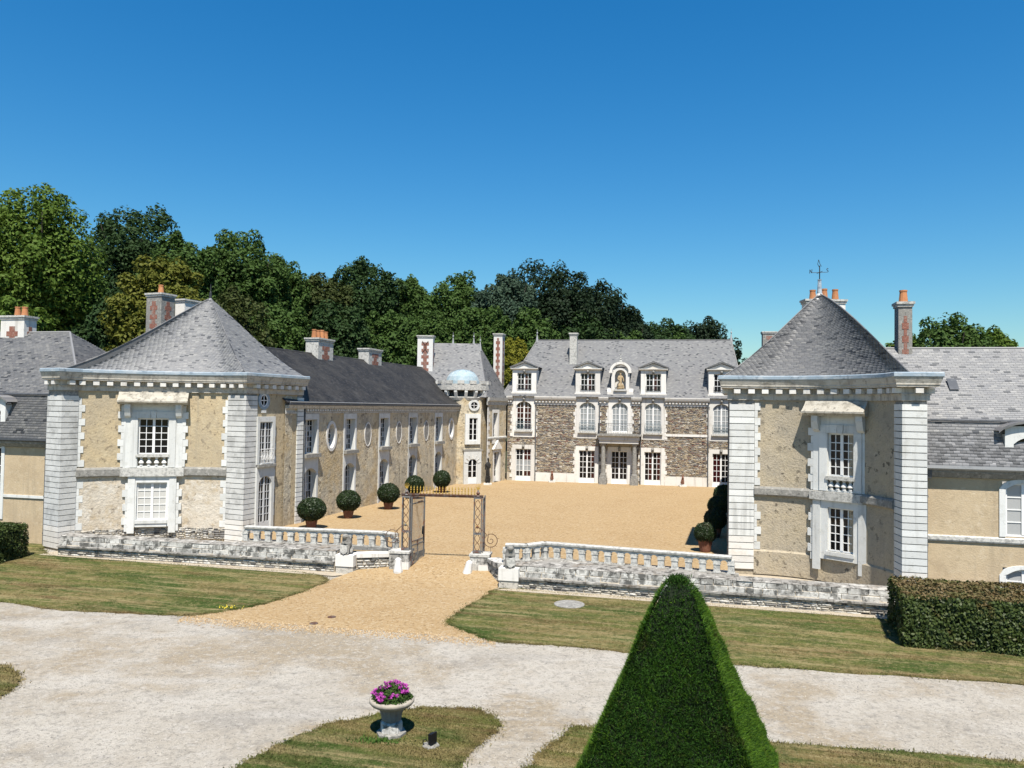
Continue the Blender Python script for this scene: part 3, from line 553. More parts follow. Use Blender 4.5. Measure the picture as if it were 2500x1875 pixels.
# ------------------------------------------------------------------ corner pavilions with a hollow curved front
ZE = 8.0     # underside of the entablature
def pavilion(tagname, label, pre, P0, P1, post, back, apex, bay, phi=38, rend='render', teeth_m='clean', spike=True):
    """pre: plan points of the pier before the curve (last one is its front corner), post: pier after the curve"""
    ap, ct = arcpts(P0, P1, phi); mid = ap[12]; path = list(pre)+ap+list(post)
    root = thing('corner_pavilion', (apex[0], apex[1], 0), label, 'pavilion', 'twin pavilions beside the gate')
    full = Path(path); arcp = Path(ap)
    mb = MB(); inner = [(q.x, q.y) for q in offs(path, 0)]; mb.prism([*inner, *back], 0.0, 8.75); body = mb.build('wall', M[rend], root)
    return root, path, ap, ct, mid
def pier(root, sub, z0, z1, hgt, m, mfoot=None, depth=.45, proud=.07, foot=1.2):
    """a rusticated pier: every course a block of its own, over a recessed core"""
    o1 = offs(sub, proud); o0 = offs(sub, -depth); ins = offs(sub, proud-.06)
    P = [(q.x, q.y) for q in o1]+[(q.x, q.y) for q in o0][::-1]; C = [(q.x, q.y) for q in ins]+[(q.x, q.y) for q in o0][::-1]
    b = MB(); b.prism(C, z0, z1); b.build('pier_core', M['dust'], root)
    me = {}
    for key in ('a', 'b'):
        bb = MB(); bb.prism(P, 0, hgt-.034); me[key] = bb.mesh('course', m if key == 'a' else (mfoot or m))
    z = z0
    while z+hgt <= z1+.02:
        o = bpy.data.objects.new('course', me['b' if z < foot else 'a']); link(o, Matrix.Translation((0, 0, z)), root); z += hgt
    return P
def entablature(root, path, gutter_m, dark_from=None):
    """architrave, bed mould, corona and zinc gutter following the plan path; each modillion its own block"""
    b = MB(); sweep(b, path, [(-.05, ZE-.03), (.09, ZE-.03), (.09, ZE+.20), (.12, ZE+.20), (.12, ZE+.24), (-.05, ZE+.24)]); b.build('architrave', M['cornice'], root)
    b = MB(); sweep(b, path, [(-.05, ZE+.24), (.06, ZE+.24), (.06, ZE+.47), (.36, ZE+.50), (.36, ZE+.56), (.39, ZE+.58), (.39, ZE+.64), (.44, ZE+.78), (.46, ZE+.86), (-.05, ZE+.86)]); b.build('cornice', M['cornice'], root)
    b = MB(); sweep(b, path, [(.25, ZE+.86), (.47, ZE+.864), (.50, ZE+.90), (.50, ZE+1.03), (.465, ZE+1.06), (.38, ZE+.99), (.05, ZE+1.0), (.05, ZE+.87)]); b.build('gutter', M[gutter_m], root)
    pt = Path(path); L = pt.L[-1]; n = int(L/.62)
    for i in range(n):
        F = pt.fr(.3+(L-.6)*i/(n-1)); blk('modillion', F, -.14, .14, .04, .33, ZE+.26, ZE+.46, M['stone'], root)
def window_bay(root, F, sL, sR, lL, lR, w0, w1, hood, glass_up, glass_lo, z, open_lo=True, rows_lo=5, cols=4):
    """the flat window bay in the middle of the curve. z: dict of levels"""
    D1 = .24
    b = MB(); holes = [(w0, w1, z['w0'], z['w1']), (w0, w1, z['b0'], z['b1'])]
    plate(b, F, sL, sR, z['st1'], z['top'], holes, D1, .22); edges_of(b, F, sL, sR, z['st1'], z['top'], D1, -.05); b.build('upper_surround', M['clean'], root)
    # raised inner architrave around the window
    for a, c in ((w0-.36, w0-.02), (w1+.02, w1+.36)): blk('jamb', F, a, c, D1-.02, D1+.05, z['st1']+.02, z['w1'], M['clean'], root)
    blk('lintel', F, w0-.36, (w0+w1)/2-.15, D1-.02, D1+.05, z['w1']+.01, z['w1']+.36, M['clean'], root); blk('lintel', F, (w0+w1)/2+.15, w1+.36, D1-.02, D1+.05, z['w1']+.01, z['w1']+.36, M['clean'], root)
    kb = MB(); cc = (w0+w1)/2; kb.add([F.p(cc-.11, D1+.07, z['w1']+.0), F.p(cc+.11, D1+.07, z['w1']+.0), F.p(cc+.145, D1+.07, z['w1']+.37), F.p(cc-.145, D1+.07, z['w1']+.37), F.p(cc-.11, D1-.02, z['w1']+.0), F.p(cc+.11, D1-.02, z['w1']+.0), F.p(cc+.145, D1-.02, z['w1']+.37), F.p(cc-.145, D1-.02, z['w1']+.37)], [[0, 1, 2, 3], [4, 5, 1, 0], [5, 6, 2, 1], [6, 7, 3, 2], [7, 4, 0, 3]]); kb.build('keystone', M['clean'], root)
    window(F, w0, w1, z['w0'], z['w1'], D1-.14, root, cols, 5, glass=glass_up, fr=.065, mun=.034)
    # sill and little balusters below
    blk('sill', F, w0-.07, w1+.07, 0, D1+.10, z['b1']-.0, z['w0'], M['lichen'], root)
    for k in range(4):
        s = w0+(w1-w0)*(k+.5)/4; c = MB(); x, y, _ = F.p(s, D1-.06, 0); h = z['b1']-z['b0']
        c.lathe((x, y, z['b0']), [(.09, 0), (.09, .05), (.05, .08), (.135, h*.35), (.11, h*.5), (.045, h*.78), (.09, h*.9), (.09, h)], 10); c.build('baluster', M['white'], root)
    # hood on two consoles
    c = MB(); h0, h1 = hood; c.extr(F, [(0, ZE-.035), (.36, ZE-.05), (.48, ZE-.22), (.70, ZE-.44), (.79, ZE-.50), (.79, ZE-.58), (.66, ZE-.60), (.6, ZE-.69), (0, ZE-.69)], h0, h1)
    c.build('hood', M['hoodst'], root)
    for a in (sL+.06, sR-.34):
        c = MB(); c.extr(F, [(D1-.02, 7.38), (D1+.34, 7.38), (D1+.34, 7.1), (D1+.2, 6.72), (D1+.07, 6.62), (D1-.02, 6.62)], a, a+.28); c.build('console', M['clean'], root)
    # lower window
    b = MB(); plate(b, F, lL, lR, z['a0'], z['st0'], [(w0, w1, z['l0'], z['l1'])], D1, .22); edges_of(b, F, lL, lR, z['a0'], z['st0'], D1, -.05); b.build('lower_surround', M['clean'], root)
    for a, c in ((lL-.0, lL+.34), (lR-.34, lR)): blk('jamb', F, a, c, D1-.02, D1+.045, .62, z['st0']-.02, M['clean'], root)
    blk('sill', F, w0-.05, w1+.05, D1-.2, D1+.09, z['l0']-.16, z['l0'], M['clean'], root); blk('apron', F, w0-.02, w1+.02, D1-.02, D1+.04, z['l0']-.34, z['l0']-.17, M['clean'], root)
    window(F, w0, w1, z['l0'], z['l1'], D1-.14, root, cols, rows_lo, glass=glass_lo, fr=.065, mun=.034)
def roof_pav(root, path, apex, m, faces, flare=.10, z=ZE+.98, w=.21):
    """faces: list of (i0, i1) index ranges of the eave path, each a roof face"""
    e = [(q.x, q.y, z) for q in offs(path, .42)]; V = []
    b = MB(); 
    for i in range(len(e)-1): b.quad(e[i], e[i+1], (apex[0], apex[1], apex[2]-.12))
    for i0, i1 in faces: V.append(slates_fan(e[i0:i1+1], apex, flare, w=w))
    return e, V
def roof_under(e, apex, flare, m, root, name='roof', conv=0.0):
    b = MB(); E_ = np.array(e, float); A = np.array(apex, float); n = len(e); K = 40
    for k in range(K+1):
        v = k/K; vz = v-flare*v*(1-v)*(1-v)*2; P = E_+(A-E_)*v; P[:, 2] = E_[:, 2]+(A[2]-E_[:, 2])*(vz+np.asarray(conv)*v*(1-v))-.05; b.v += [tuple(p) for p in P]
    for k in range(K):
        for i in range(n-1): b.f.append([k*n+i, k*n+i+1, (k+1)*n+i+1, (k+1)*n+i])
    return b.build(name, m, root)
def hipcap(root, pts, r=.05, m=None):
    c = MB(); c.path(pts, r, 6); return c.build('ridge_cap', m or M['slate_mid'], root)
def flarepts(p, apex, flare, n=14, conv=0.0):
    out = []
    for k in range(n+1):
        v = k/n; vz = v-flare*v*(1-v)*(1-v)*2; out.append((p[0]+(apex[0]-p[0])*v, p[1]+(apex[1]-p[1])*v, p[2]+(apex[2]-p[2])*(vz+conv*v*(1-v))+.01))
    return out
def dark_or(m2, p=.2):
    return lambda c, r: m2 if random.random() < p else M['glass']

# ---- left pavilion
preL = [(-23.48, 39.5), (-22.38, 38.8)]; postL = [(-13.93, 40.8), (-12.15, 45.2)]; apL = (-17.96, 46.0, 13.64)
rootL, pathL, arcL, ctL, midL = pavilion('L', 'ochre pavilion with a hollow curved front and pointed slate roof, left of the gate', preL, (-22.0, 39.5), (-15.0, 41.3), postL, [(-13.6, 49.5), (-20.6, 51.0)], apL, None, phi=22)
FL = Fr(midL, ctL)
zL = dict(w0=4.71, w1=6.59, b0=4.10, b1=4.57, st0=3.56, st1=4.01, top=7.6, l0=1.28, l1=3.24, a0=.95)
window_bay(rootL, FL, -1.55, 1.31, -1.27, 1.06, -.86, .61, (-1.80, 1.57), M['glass'], lambda c, r: M['shutter'], zL)
pier(rootL, [(-23.48, 39.5), (-22.38, 38.8), (-22.0, 39.5)], .12, ZE-.03, .272, M['pier'], M['stone'])
pier(rootL, [arcL[-1], (-13.93, 40.8), (-13.62, 41.57)], .0, ZE-.03, .272, M['pier'], M['stone'])
FE = Fr((-13.93, 40.8), (1.78, 4.4))
pier(rootL, [FE.p(4.25, 0, 0)[:2], FE.p(4.74, 0, 0)[:2], FE.off(4.74).p(0, -.3, 0)[:2]], .5, ZE-.03, .272, M['clean'], M['stone'])
# lower part of the curved wall in paler flaking render, foot of bare stones
b = MB(); sweep(b, arcL, [(0, .62), (.02, .62), (.02, 3.58), (0, 3.58)]); b.build('lower_render', M['render_pale'], rootL)
b = MB(); sweep(b, arcL, [(-.05, 3.56), (.10, 3.56), (.16, 3.62), (.16, 3.94), (.10, 4.02), (-.05, 4.06)]); b.build('string_course', M['dust'], rootL)
blk('string_course', FL, -1.66, 1.42, 0, .36, 3.57, 4.0, M['lichen'], rootL)
AL = Path(arcL)
V = []
for i in range(24):
    f = AL.fr((i+.02)*AL.L[-1]/24); V += stones_on(f, 0, AL.L[-1]/24, .25, .85, .02, (.2, .06), (.42, .14), .05)
stones_obj('foot_stones', V, M['wallstone'], rootL)
quoins(lambda z: AL.fr(.02), rootL, 4.1, 7.9, .35, .30, 1, M['clean']); quoins(lambda z: AL.fr(.02), rootL, .9, 3.5, .35, .30, 1, M['clean'])
quoins(lambda z: AL.fr(AL.L[-1]-.02), rootL, 4.1, 7.9, .35, .30, -1, M['clean']); quoins(lambda z: AL.fr(AL.L[-1]-.02), rootL, .9, 3.5, .35, .30, -1, M['clean'])
for a, sd_, za, zb in ((-1.55, -1, 4.05, 7.3), (1.31, 1, 4.05, 7.3), (-1.27, -1, .7, 3.5), (1.06, 1, .7, 3.5)):
    quoins(lambda z: FL.off(a), rootL, za, zb, .36, .27, sd_, M['clean'], d0=.0, d1=.225, first=1)
entablature(rootL, pathL, 'zinc')
# courtyard side: tall window, glazed door, oculus, blind oculus
hE = [(.98, 2.0, 4.2, 6.47), (.98, 2.0, .6, 3.55), (1.0, 1.74, 7.27, 8.0-.03)]
b = MB(); plate(b, FE, .8, 2.22, .45, 6.75, hE[:2], .16, .16); archfill(b, FE, .98, 2.0, 3.2, 3.55, .16, .16); edges_of(b, FE, .8, 2.22, .45, 6.75, .16, -.02); b.build('surround', M['clean'], rootL)
window(FE, .98, 2.0, 4.2, 6.47, .075, rootL, 4, 6, glass=M['glass2'], paint=M['paintgrey']); window(FE, .98, 2.0, .6, 3.55, .075, rootL, 4, 6, .5, glass=M['glass2'], paint=M['paintgrey'], name='door')
blk('sill', FE, .8, 2.2, 0, .3, 4.05, 4.19, M['dust'], rootL); railing(FE, 1.0, 2.0, .24, 4.2, 5.0, rootL, M['paint'])
quoins(lambda z: FE.off(2.22), rootL, .6, 6.6, .36, .22, 1, M['clean'], d1=.03)
b = MB(); ring(b, FE, 1.38, 7.62, .30, .34, .16, 0, .06); b.build('oculus_ring', M['zinc'], rootL); blk('apron', FE, 1.2, 1.56, 0, .05, 6.95, 7.1, M['clean'], rootL)
w = MB(); ring(w, FE, 1.38, 7.62, .25, .29, .05, 0, .05); w.box(FE, 1.36, 1.40, .01, .04, 7.34, 7.9); w.box(FE, 1.1, 1.66, .01, .035, 7.60, 7.64); wo = w.build('round_window', M['paint'], rootL)
w = MB(); w.add([FE.p(1.38+.27*math.cos(t), .012, 7.62+.31*math.sin(t)) for t in [6.283*k/24 for k in range(24)]], [list(range(24))]); w.build('pane', M['glass'], wo)
b = MB(); ring(b, FE, 3.45, 7.58, .02, .02, .36, 0, .02); b.build('blind_oculus', M['render_wing'], rootL)
# roof
e = [(q.x, q.y, ZE+.98) for q in offs(pathL, .42)]; nb = len(pathL)
bk = [(-12.9, 48.6, ZE+.98), (-20.8, 51.2, ZE+.98)]
e = [None]+[(q.x, q.y, ZE+.98) for q in offs(pathL, .34)][1:]
roof_under(e[1:]+bk+[e[1]], apL, .21, M['slate_mid'], rootL)
slate_obj('slates', [slates_fan([bk[1], e[1]], apL, .21), slates_fan(e[1:nb-1], apL, .21), slates_fan([e[nb-2], e[nb-1], bk[0]], apL, .21)], M['slate'], rootL)
for q in (e[1], e[nb-2]): hipcap(rootL, flarepts(q, apL, .21), .03)
c = MB(); c.lathe((apL[0], apL[1], apL[2]-.55), [(.30, .12), (.22, .26), (.10, .50), (.06, .62)], 10); c.build('apex_cap', M['lead'], rootL)
c = MB(); c.lathe((apL[0], apL[1], apL[2]), [(.09, 0), (.07, .35), (.03, .4), (.03, .6), (.012, .85)], 8); c.build('spike', M['dkiron'], rootL)

# ---- right pavilion
preR = [(11.6, 41.2), (10.0, 35.75)]; postR = [(15.2, 30.2), (16.0, 30.0), (16.3, 31.2)]; apR = (15.4, 39.0, 13.41)
rootR, pathR, arcR, ctR, midR = pavilion('R', 'grey-ochre pavilion with hollow curved front and weathervane, right of the gate', preR, (11.1, 35.6), (15.3, 31.0), postR, [(19.2, 41.5), (13.4, 44.5)], apR, None, rend='render_grey')
FRr = Fr(midR, ctR)
zR = dict(w0=4.70, w1=6.56, b0=4.12, b1=4.55, st0=3.64, st1=4.04, top=7.6, l0=1.46, l1=3.35, a0=1.1)
window_bay(rootR, FRr, -.72, 1.62, -.72, 1.62, -.06, 1.06, (-1.02, 1.70), dark_or(M['glass2'], .25), dark_or(M['glass2'], .3), zR)
pier(rootR, [(10.0, 35.75), arcR[0]], .3, ZE-.03, .30, M['clean'], M['stone'], foot=1.6)
pier(rootR, [arcR[-1], (15.2, 30.2), (16.0, 30.0)], .3, ZE-.03, .27, M['clean'], M['stone'])
b = MB(); sweep(b, arcR, [(-.05, 3.64), (.10, 3.64), (.16, 3.70), (.16, 3.96), (.10, 4.04), (-.05, 4.06)]); b.build('string_course', M['dust'], rootR)
blk('string_course', FRr, -.84, 1.74, 0, .36, 3.65, 4.02, M['lichen'], rootR)
b = MB(); sweep(b, arcR, [(-.05, .1), (.07, .1), (.07, 1.12), (0, 1.2)]); b.build('base_course', M['render_grey'], rootR)
AR = Path(arcR)
quoins(lambda z: AR.fr(.02), rootR, 4.1, 7.9, .34, .27, 1, M['clean']); quoins(lambda z: AR.fr(.02), rootR, 1.2, 3.55, .34, .27, 1, M['clean'])
for a, sd_, za, zb in ((-.72, -1, 4.05, 7.3), (1.62, 1, 4.05, 7.3), (-.72, -1, 1.0, 3.6), (1.62, 1, 1.0, 3.6)):
    quoins(lambda z: FRr.off(a), rootR, za, zb, .34, .24, sd_, M['clean'], d0=.0, d1=.225, first=1)
entablature(rootR, pathR, 'zinc')
fn = FRr.off(1.95); b = MB(); ring(b, fn, 0, 4.8, .001, .001, .16, 0, .30); b.build('wall_vent', M['dkiron'], rootR)
e = [(q.x, q.y, ZE+.98) for q in offs(pathR, .42)]; nb = len(pathR); bk = [(19.6, 40.8, ZE+.98), (13.2, 44, ZE+.98)]
e0 = [(q.x, q.y, ZE+.98) for q in offs(pathR, .34)][:2]; e = e0+[(q.x, q.y, ZE+.98) for q in offs(arcpts((11.1, 35.6), (15.3, 31.0), 26)[0], .04)][1:]+[(15.30, 29.80, ZE+.98)]; nb = len(e); bk = [(19.4, 41.8, ZE+.98), (13.0, 45, ZE+.98)]
cv = [0.0, 0.0]+[.36*smooth01(k/(nb-3), .25, 1.0) for k in range(nb-2)]
roof_under(e+bk+[e[0]], apR, .16, M['slate_mid'], rootR, conv=cv+[.2, 0, 0])
slate_obj('slates', [slates_fan(e[0:2], apR, .16), slates_fan(e[1:], apR, .16, w=.24, conv=cv[1:]), slates_fan(e[-1:]+bk[:1], apR, .16, conv=[.36, .2])], M['slate_mid'], rootR)
for q, k in ((e[1], 0), (e[-1], .36)): hipcap(rootR, flarepts(q, apR, .16, conv=k), .03)
c = MB(); c.lathe((apR[0], apR[1], apR[2]-.32), [(.42, 0), (.34, .06), (.2, .16), (.14, .32)], 10); c.build('apex_cap', M['white'], rootR)
c = MB(); x, y, z = apR; c.lathe((x, y, z-.06), [(.13, 0), (.085, .72), (.10, .74), (.10, .78), (.03, .78)], 10); wv = c.build('weather_vane', M['zinc'], rootR)
c = MB(); c.tube((x, y, z+.7), (x, y, z+1.42), .025, 6); zc = z+1.08; c.tube((x-.36, y, zc-.02), (x+.38, y, zc+.02), .014, 5); c.tube((x, y-.36, zc), (x, y+.36, zc), .014, 5)
c.path([(x-.03, y, z+1.36), (x-.1, y, z+1.5), (x-.05, y, z+1.72), (x+.02, y, z+1.5), (x+.09, y, z+1.38)], .014, 5); c.build('rod', M['dkiron'], wv)
c = MB(); c.path([(x-.50, y, zc-.06), (x-.49, y, zc+.13), (x-.40, y, zc-.04), (x-.385, y, zc+.15)], .016, 5); c.path([(x-.385, y, zc-.02), (x-.36, y, zc-.02)], .014, 4); c.build('letter', M['dkiron'], wv)['label'] = 'iron letter N'
c = MB(); c.path([(x+.44, y, zc+.19), (x+.39, y, zc+.21), (x+.355, y, zc+.17), (x+.38, y, zc+.12), (x+.43, y, zc+.09), (x+.43, y, zc+.04), (x+.38, y, zc+.02)], .016, 5); c.build('letter', M['dkiron'], wv)['label'] = 'iron letter S'

# ------------------------------------------------------------------ courtyard wing (left side of the court)
FW = Fr((-12.1, 45.6), (7.47, 23.84)); WL = 25.0
rw = thing('courtyard_wing', FW.p(12, -3, 0), 'long rough-rendered wing with dark slate roof along the left side of the court', 'wing')
bays = [.70, 5.37, 10.25, 15.12, 20.2]; ovals = [(3.05, True), (7.82, False), (12.65, False), (17.65, False), (23.05, True)]
holes = [(s-.72, s+.72, 4.40, 6.60) for s in bays]+[(s-.72, s+.72, .5, 3.75) for s in bays]+[(s-.48, s+.48, 4.70, 6.28) for s, g_ in ovals if g_]
b = MB(); plate(b, FW, -2.0, WL, 0.3, 6.9, holes, 0, .40); b.build('wall', M['render_wing'], rw)
b = MB(); b.box(FW, -2, WL, -8.6, -8.3, .3, 7.2); b.box(FW, WL-.3, WL, -8.3, -.02, .3, 7.2); b.build('back_wall', M['render_wing'], rw)
for i, s in enumerate(bays):
    b = MB()
    for a0, a1 in ((s-.84, s-.66), (s+.66, s+.84)): b.box(FW, a0, a1, -.4, .03, .5, 6.54)
    b.box(FW, s-.84, s+.84, -.4, .034, 6.542, 6.88); b.box(FW, s-.658, s+.658, -.4, .028, 3.66, 4.3); archfill(b, FW, s-.66, s+.66, 3.34, 3.66, .03, .40)
    b.build('surround', M['clean'], rw)
    blk('sill', FW, s-.82, s+.82, -.3, .26, 4.30, 4.52, M['dust'], rw)
    window(FW, s-.66, s+.66, 4.52, 6.54, -.30, rw, 4, 6, glass=dark_or(M['curtain'], .3), paint=M['paintgrey']); window(FW, s-.66, s+.66, .6, 3.66, -.30, rw, 4, 6, .4, glass=dark_or(M['curtain'], .35), paint=M['paintgrey'], name='glazed_door')
for s, g_ in ovals:
    if g_:
        b = MB(); ellipfill(b, FW, s, 5.49, .48, .79, .002, .40); b.build('oval_reveal', M['render_wing'], rw)
        b = MB(); ring(b, FW, s, 5.49, .44, .75, .20, -.38, .035); b.build('oval_surround', M['white'], rw)
        w = MB(); ring(w, FW, s, 5.49, .40, .70, .06, -.36, -.28); w.box(FW, s-.03, s+.03, -.36, -.29, 4.76, 6.2); [w.box(FW, s-.42, s+.42, -.355, -.295, z-.02, z+.02) for z in (5.0, 5.33, 5.65, 5.98)]; wo = w.build('oval_window', M['paintgrey'], rw)
        w = MB(); w.add([FW.p(s+.42*math.cos(t), -.34, 5.49+.72*math.sin(t)) for t in [6.283*k/24 for k in range(24)]], [list(range(24))]); w.build('pane', M['glass2'], wo)
    else:
        b = MB(); ring(b, FW, s, 5.46, .001, .30, .44, 0, .012); b.build('blind_oval', M['dust'], rw); b = MB(); ring(b, FW, s, 5.46, .42, .74, .08, 0, .03); b.build('oval_surround', M['stone'], rw)
b = MB(); b.extr(FW, [(0, 6.9), (.05, 6.9), (.05, 7.02), (.02, 7.02), (.02, 7.18), (.2, 7.2), (.24, 7.3), (.28, 7.38), (0, 7.38)], -2.0, WL); b.build('cornice', M['lichen'], rw); b = MB(); b.tube(FW.p(-2, .33, 7.57), FW.p(WL+.1, .33, 7.57), .03, 5); b.build('gutter_edge', M['lead'], rw)
b = MB(); b.extr(FW, [(.0, 7.38), (.30, 7.385), (.34, 7.42), (.34, 7.53), (.30, 7.55), (.25, 7.46), (.0, 7.5)], -2.0, WL+.15); b.build('gutter', M['zincdark'], rw)
for k in range(90):
    s = .05+k*(WL-.1)/90; blk('dentil', FW, s, s+.15, .02, .15, 7.04, 7.17, M['stone'], rw)
pipe(FW, WL-.12, .1, .6, 7.3, rw, .045); pipe(FW, -.12, .08, .6, 7.3, rw, .05)
# roof: eave at d=.3, ridge 4.5 m back
zr, ze = 10.98, 7.52
a, bb, cc, dd = FW.p(-2.2, .28, ze), FW.p(WL+.1, .28, ze), FW.p(WL+3.5, -4.4, zr), FW.p(-2.2, -4.4, zr)
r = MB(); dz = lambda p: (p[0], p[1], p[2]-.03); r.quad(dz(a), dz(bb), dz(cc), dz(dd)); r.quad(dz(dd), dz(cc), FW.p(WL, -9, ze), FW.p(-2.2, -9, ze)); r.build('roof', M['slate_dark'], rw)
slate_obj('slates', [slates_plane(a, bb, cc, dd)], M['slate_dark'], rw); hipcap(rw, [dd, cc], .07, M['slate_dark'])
Frg = FW.off(0, -4.4)
chimney(rw, Frg, 7.6, 9.6, -.45, .55, 10.2, 12.0, 4, stone='lichen', label='low brick chimney crowded with clay pots'); chimney(rw, Frg, 15.2, 17.4, -.45, .45, 10.2, 11.85, 0, stone='lichen', label='low brick chimney without pots')
Fch = Fr((-8.1, 72.6), (1, -.05)); chimney(rw, Fch, -.72, .72, -.5, .4, 9.6, 13.9, 0, stone='white', cross=True, label='tall white chimney with brick panel and crossed iron tie')
chimney(rw, Fr((-23.65, 52), (.93, -.36)), -.75, .55, -.7, .45, 9.5, 14.6, 1, stone='dust', label='tall brick and stone chimney with one clay pot'); chimney(rw, Fr((-22.6, 54), (.93, -.36)), -.75, .1, -1.1, .45, 9.5, 14.5, 0, stone='stone', brick=False, label='plain stone chimney half hidden by the pointed roof')

b = MB(); b.abox(-26.5, -20.5, 51.2, 58, 0, 9.6); b.add([(-26.8, 51, 9.6), (-20.2, 51, 9.6), (-20.2, 58.2, 9.6), (-26.8, 58.2, 9.6), (-24.5, 54.5, 12.0), (-22.5, 54.5, 12.0)], [[0, 1, 5, 4], [1, 2, 5], [2, 3, 4, 5], [3, 0, 4]]); b.build('rear_block', M['slate_mid'], rw)
# ------------------------------------------------------------------ main house
FM = Fr((-.36, 73.23), (19.34, -3.77)); ML = 21.0
rm = thing('main_house', FM.p(10.45, -4, 0), 'two-storey stone manor house with dormers across the far end of the court', 'house')
bc = [1.55, 7.5, 10.45, 13.45, 19.45]
b = MB(); allh = [(s-.85, s+.85, .55, 3.7) for s in bc]+[(s-.85, s+.85, 5.2, 8.1) for s in bc]
plate(b, FM, 0, ML, .3, 8.4, allh, 0, .25); b.box(FM, 0, .3, -8.5, -.02, .3, 8.4); b.box(FM, ML-.3, ML, -8.5, -.02, .3, 8.4); b.build('wall', M['mortar'], rm)
V = []; sk = lambda s, z: any(abs(s-c) < (1.12 if z < 3.95 or 4.65 < z else .0) for c in bc) or (9.3 < s < 11.6 and z < 5.2)
V += stones_on(FM, .02, ML, 1.42, 7.72, .0, (.10, .035), (.38, .095), .045, sk); stones_obj('rubble_facing', V, M['rubble'], rm)
for i, s in enumerate(bc):
    mid_ = (i == 2); b = MB()
    plate(b, FM, s-1.05, s+1.05, .5, 3.95, [(s-.74, s+.74, .62, 3.57)], .06, .29); edges_of(b, FM, s-1.05, s+1.05, .5, 3.95, .06, -.02); b.build('lower_surround', M['stone'], rm)
    b = MB(); plate(b, FM, s-1.02, s+1.02, 4.68, 8.72, [(s-.72, s+.72, 5.32, 8.0)], .06, .29); archfill(b, FM, s-.72, s+.72, 7.6, 8.0, .06, .29); edges_of(b, FM, s-1.02, s+1.02, 4.68, 8.72, .06, -.3); b.build('upper_surround', M['stone'], rm)
    for a, sg in ((s-1.03, -1), (s+1.03, 1)):
        quoins(lambda z: FM.off(a), rm, 4.72, 7.7, .34, .24, sg, M['stone'], d1=.052); quoins(lambda z: FM.off(a), rm, .9, 3.9, .34, .24, sg, M['stone'], d1=.052)
    gl = [lambda c, r: M['curtain'] if 1 <= r <= 2 else M['red'] if c > 1 else M['glass2'], lambda c, r: M['red'] if c == 3 and r != 1 else M['glass'], M['glass'], lambda c, r: M['red'] if c in (1, 3) else M['glass'], lambda c, r: M['red'] if c < 2 else M['glass']][i]
    window(FM, s-.74, s+.74, .62, 3.57, -.10, rm, 4, 5, .42, glass=gl, name='glazed_door', fr=.07, mun=.04)
    gu = (lambda c, r: M['red'] if r > 1 or c > 1 else M['glass']) if i == 0 else M['curtain']
    window(FM, s-.72, s+.72, 5.32, 8.0, -.10, rm, 4, 5, .1, glass=gu, fr=.07, mun=.04)
    mascaron(FM, s, .06, 3.78, rm); mascaron(FM, s, .06, 8.22, rm)
    if not mid_:
        blk('sill', FM, s-.86, s+.86, -.1, .26, 5.16, 5.30, M['lichen'], rm); railing(FM, s-.72, s+.72, .16, 5.31, 6.12, rm, M['blueiron'])
    if not mid_:     # dormer
        D = MB(); w = 1.13
        plate(D, FM, s-w, s+w, 8.72, 10.95, [(s-.68, s+.68, 9.03, 10.68)], .05, .24)
        for sg in (-w, w): D.quad(FM.p(s+sg, .05, 8.72), FM.p(s+sg, .05, 10.95), FM.p(s+sg, -2.1, 10.95), FM.p(s+sg, -.1, 8.72))
        dm = D.build('dormer', M['stone'], rm)
        window(FM, s-.68, s+.68, 9.03, 10.68, -.08, dm, 4, 3, glass=(lambda c, r: M['red'] if c == 2 else M['glass']), fr=.06, mun=.038)
        railing(FM, s-.68, s+.68, .1, 9.05, 9.55, dm, M['dkiron'], step=.16)
        blk('sill', FM, s-1.2, s+1.2, -.1, .16, 8.72, 8.86, M['stone'], dm)
        p_ = MB(); p_.extr(FM, [(-.1, 10.95), (.12, 10.95), (.26, 11.06), (.26, 11.12), (-.1, 11.12)], s-1.3, s+1.3)
        p_.add([FM.p(s-1.2, .08, 11.12), FM.p(s+1.2, .08, 11.12), FM.p(s, .08, 11.62)], [[0, 1, 2]])
        for sg in (-1, 1): p_.add([FM.p(s+sg*1.36, .26, 11.12), FM.p(s, .26, 11.68), FM.p(s, .26, 11.80), FM.p(s+sg*1.36, .26, 11.22), FM.p(s+sg*1.36, .0, 11.12), FM.p(s, .0, 11.68), FM.p(s, .0, 11.80), FM.p(s+sg*1.36, .0, 11.22)], [[0, 1, 2, 3], [0, 4, 5, 1], [3, 2, 6, 7], [0, 3, 7, 4]])
        p_.build('pediment', M['stone'], dm)
        q = MB()
        for sg in (-1, 1): q.quad(FM.p(s+sg*1.38, .3, 11.23), FM.p(s, .3, 11.82), FM.p(s, -3.0, 11.82), FM.p(s+sg*1.38, -2.6, 11.23)); q.quad(FM.p(s+sg*1.38, .3, 11.18), FM.p(s, .3, 11.77), FM.p(s, .3, 11.82), FM.p(s+sg*1.38, .3, 11.23))
        q.build('dormer_roof', M['slate_mid'], dm); mascaron(FM, s, .05, 10.82, dm)
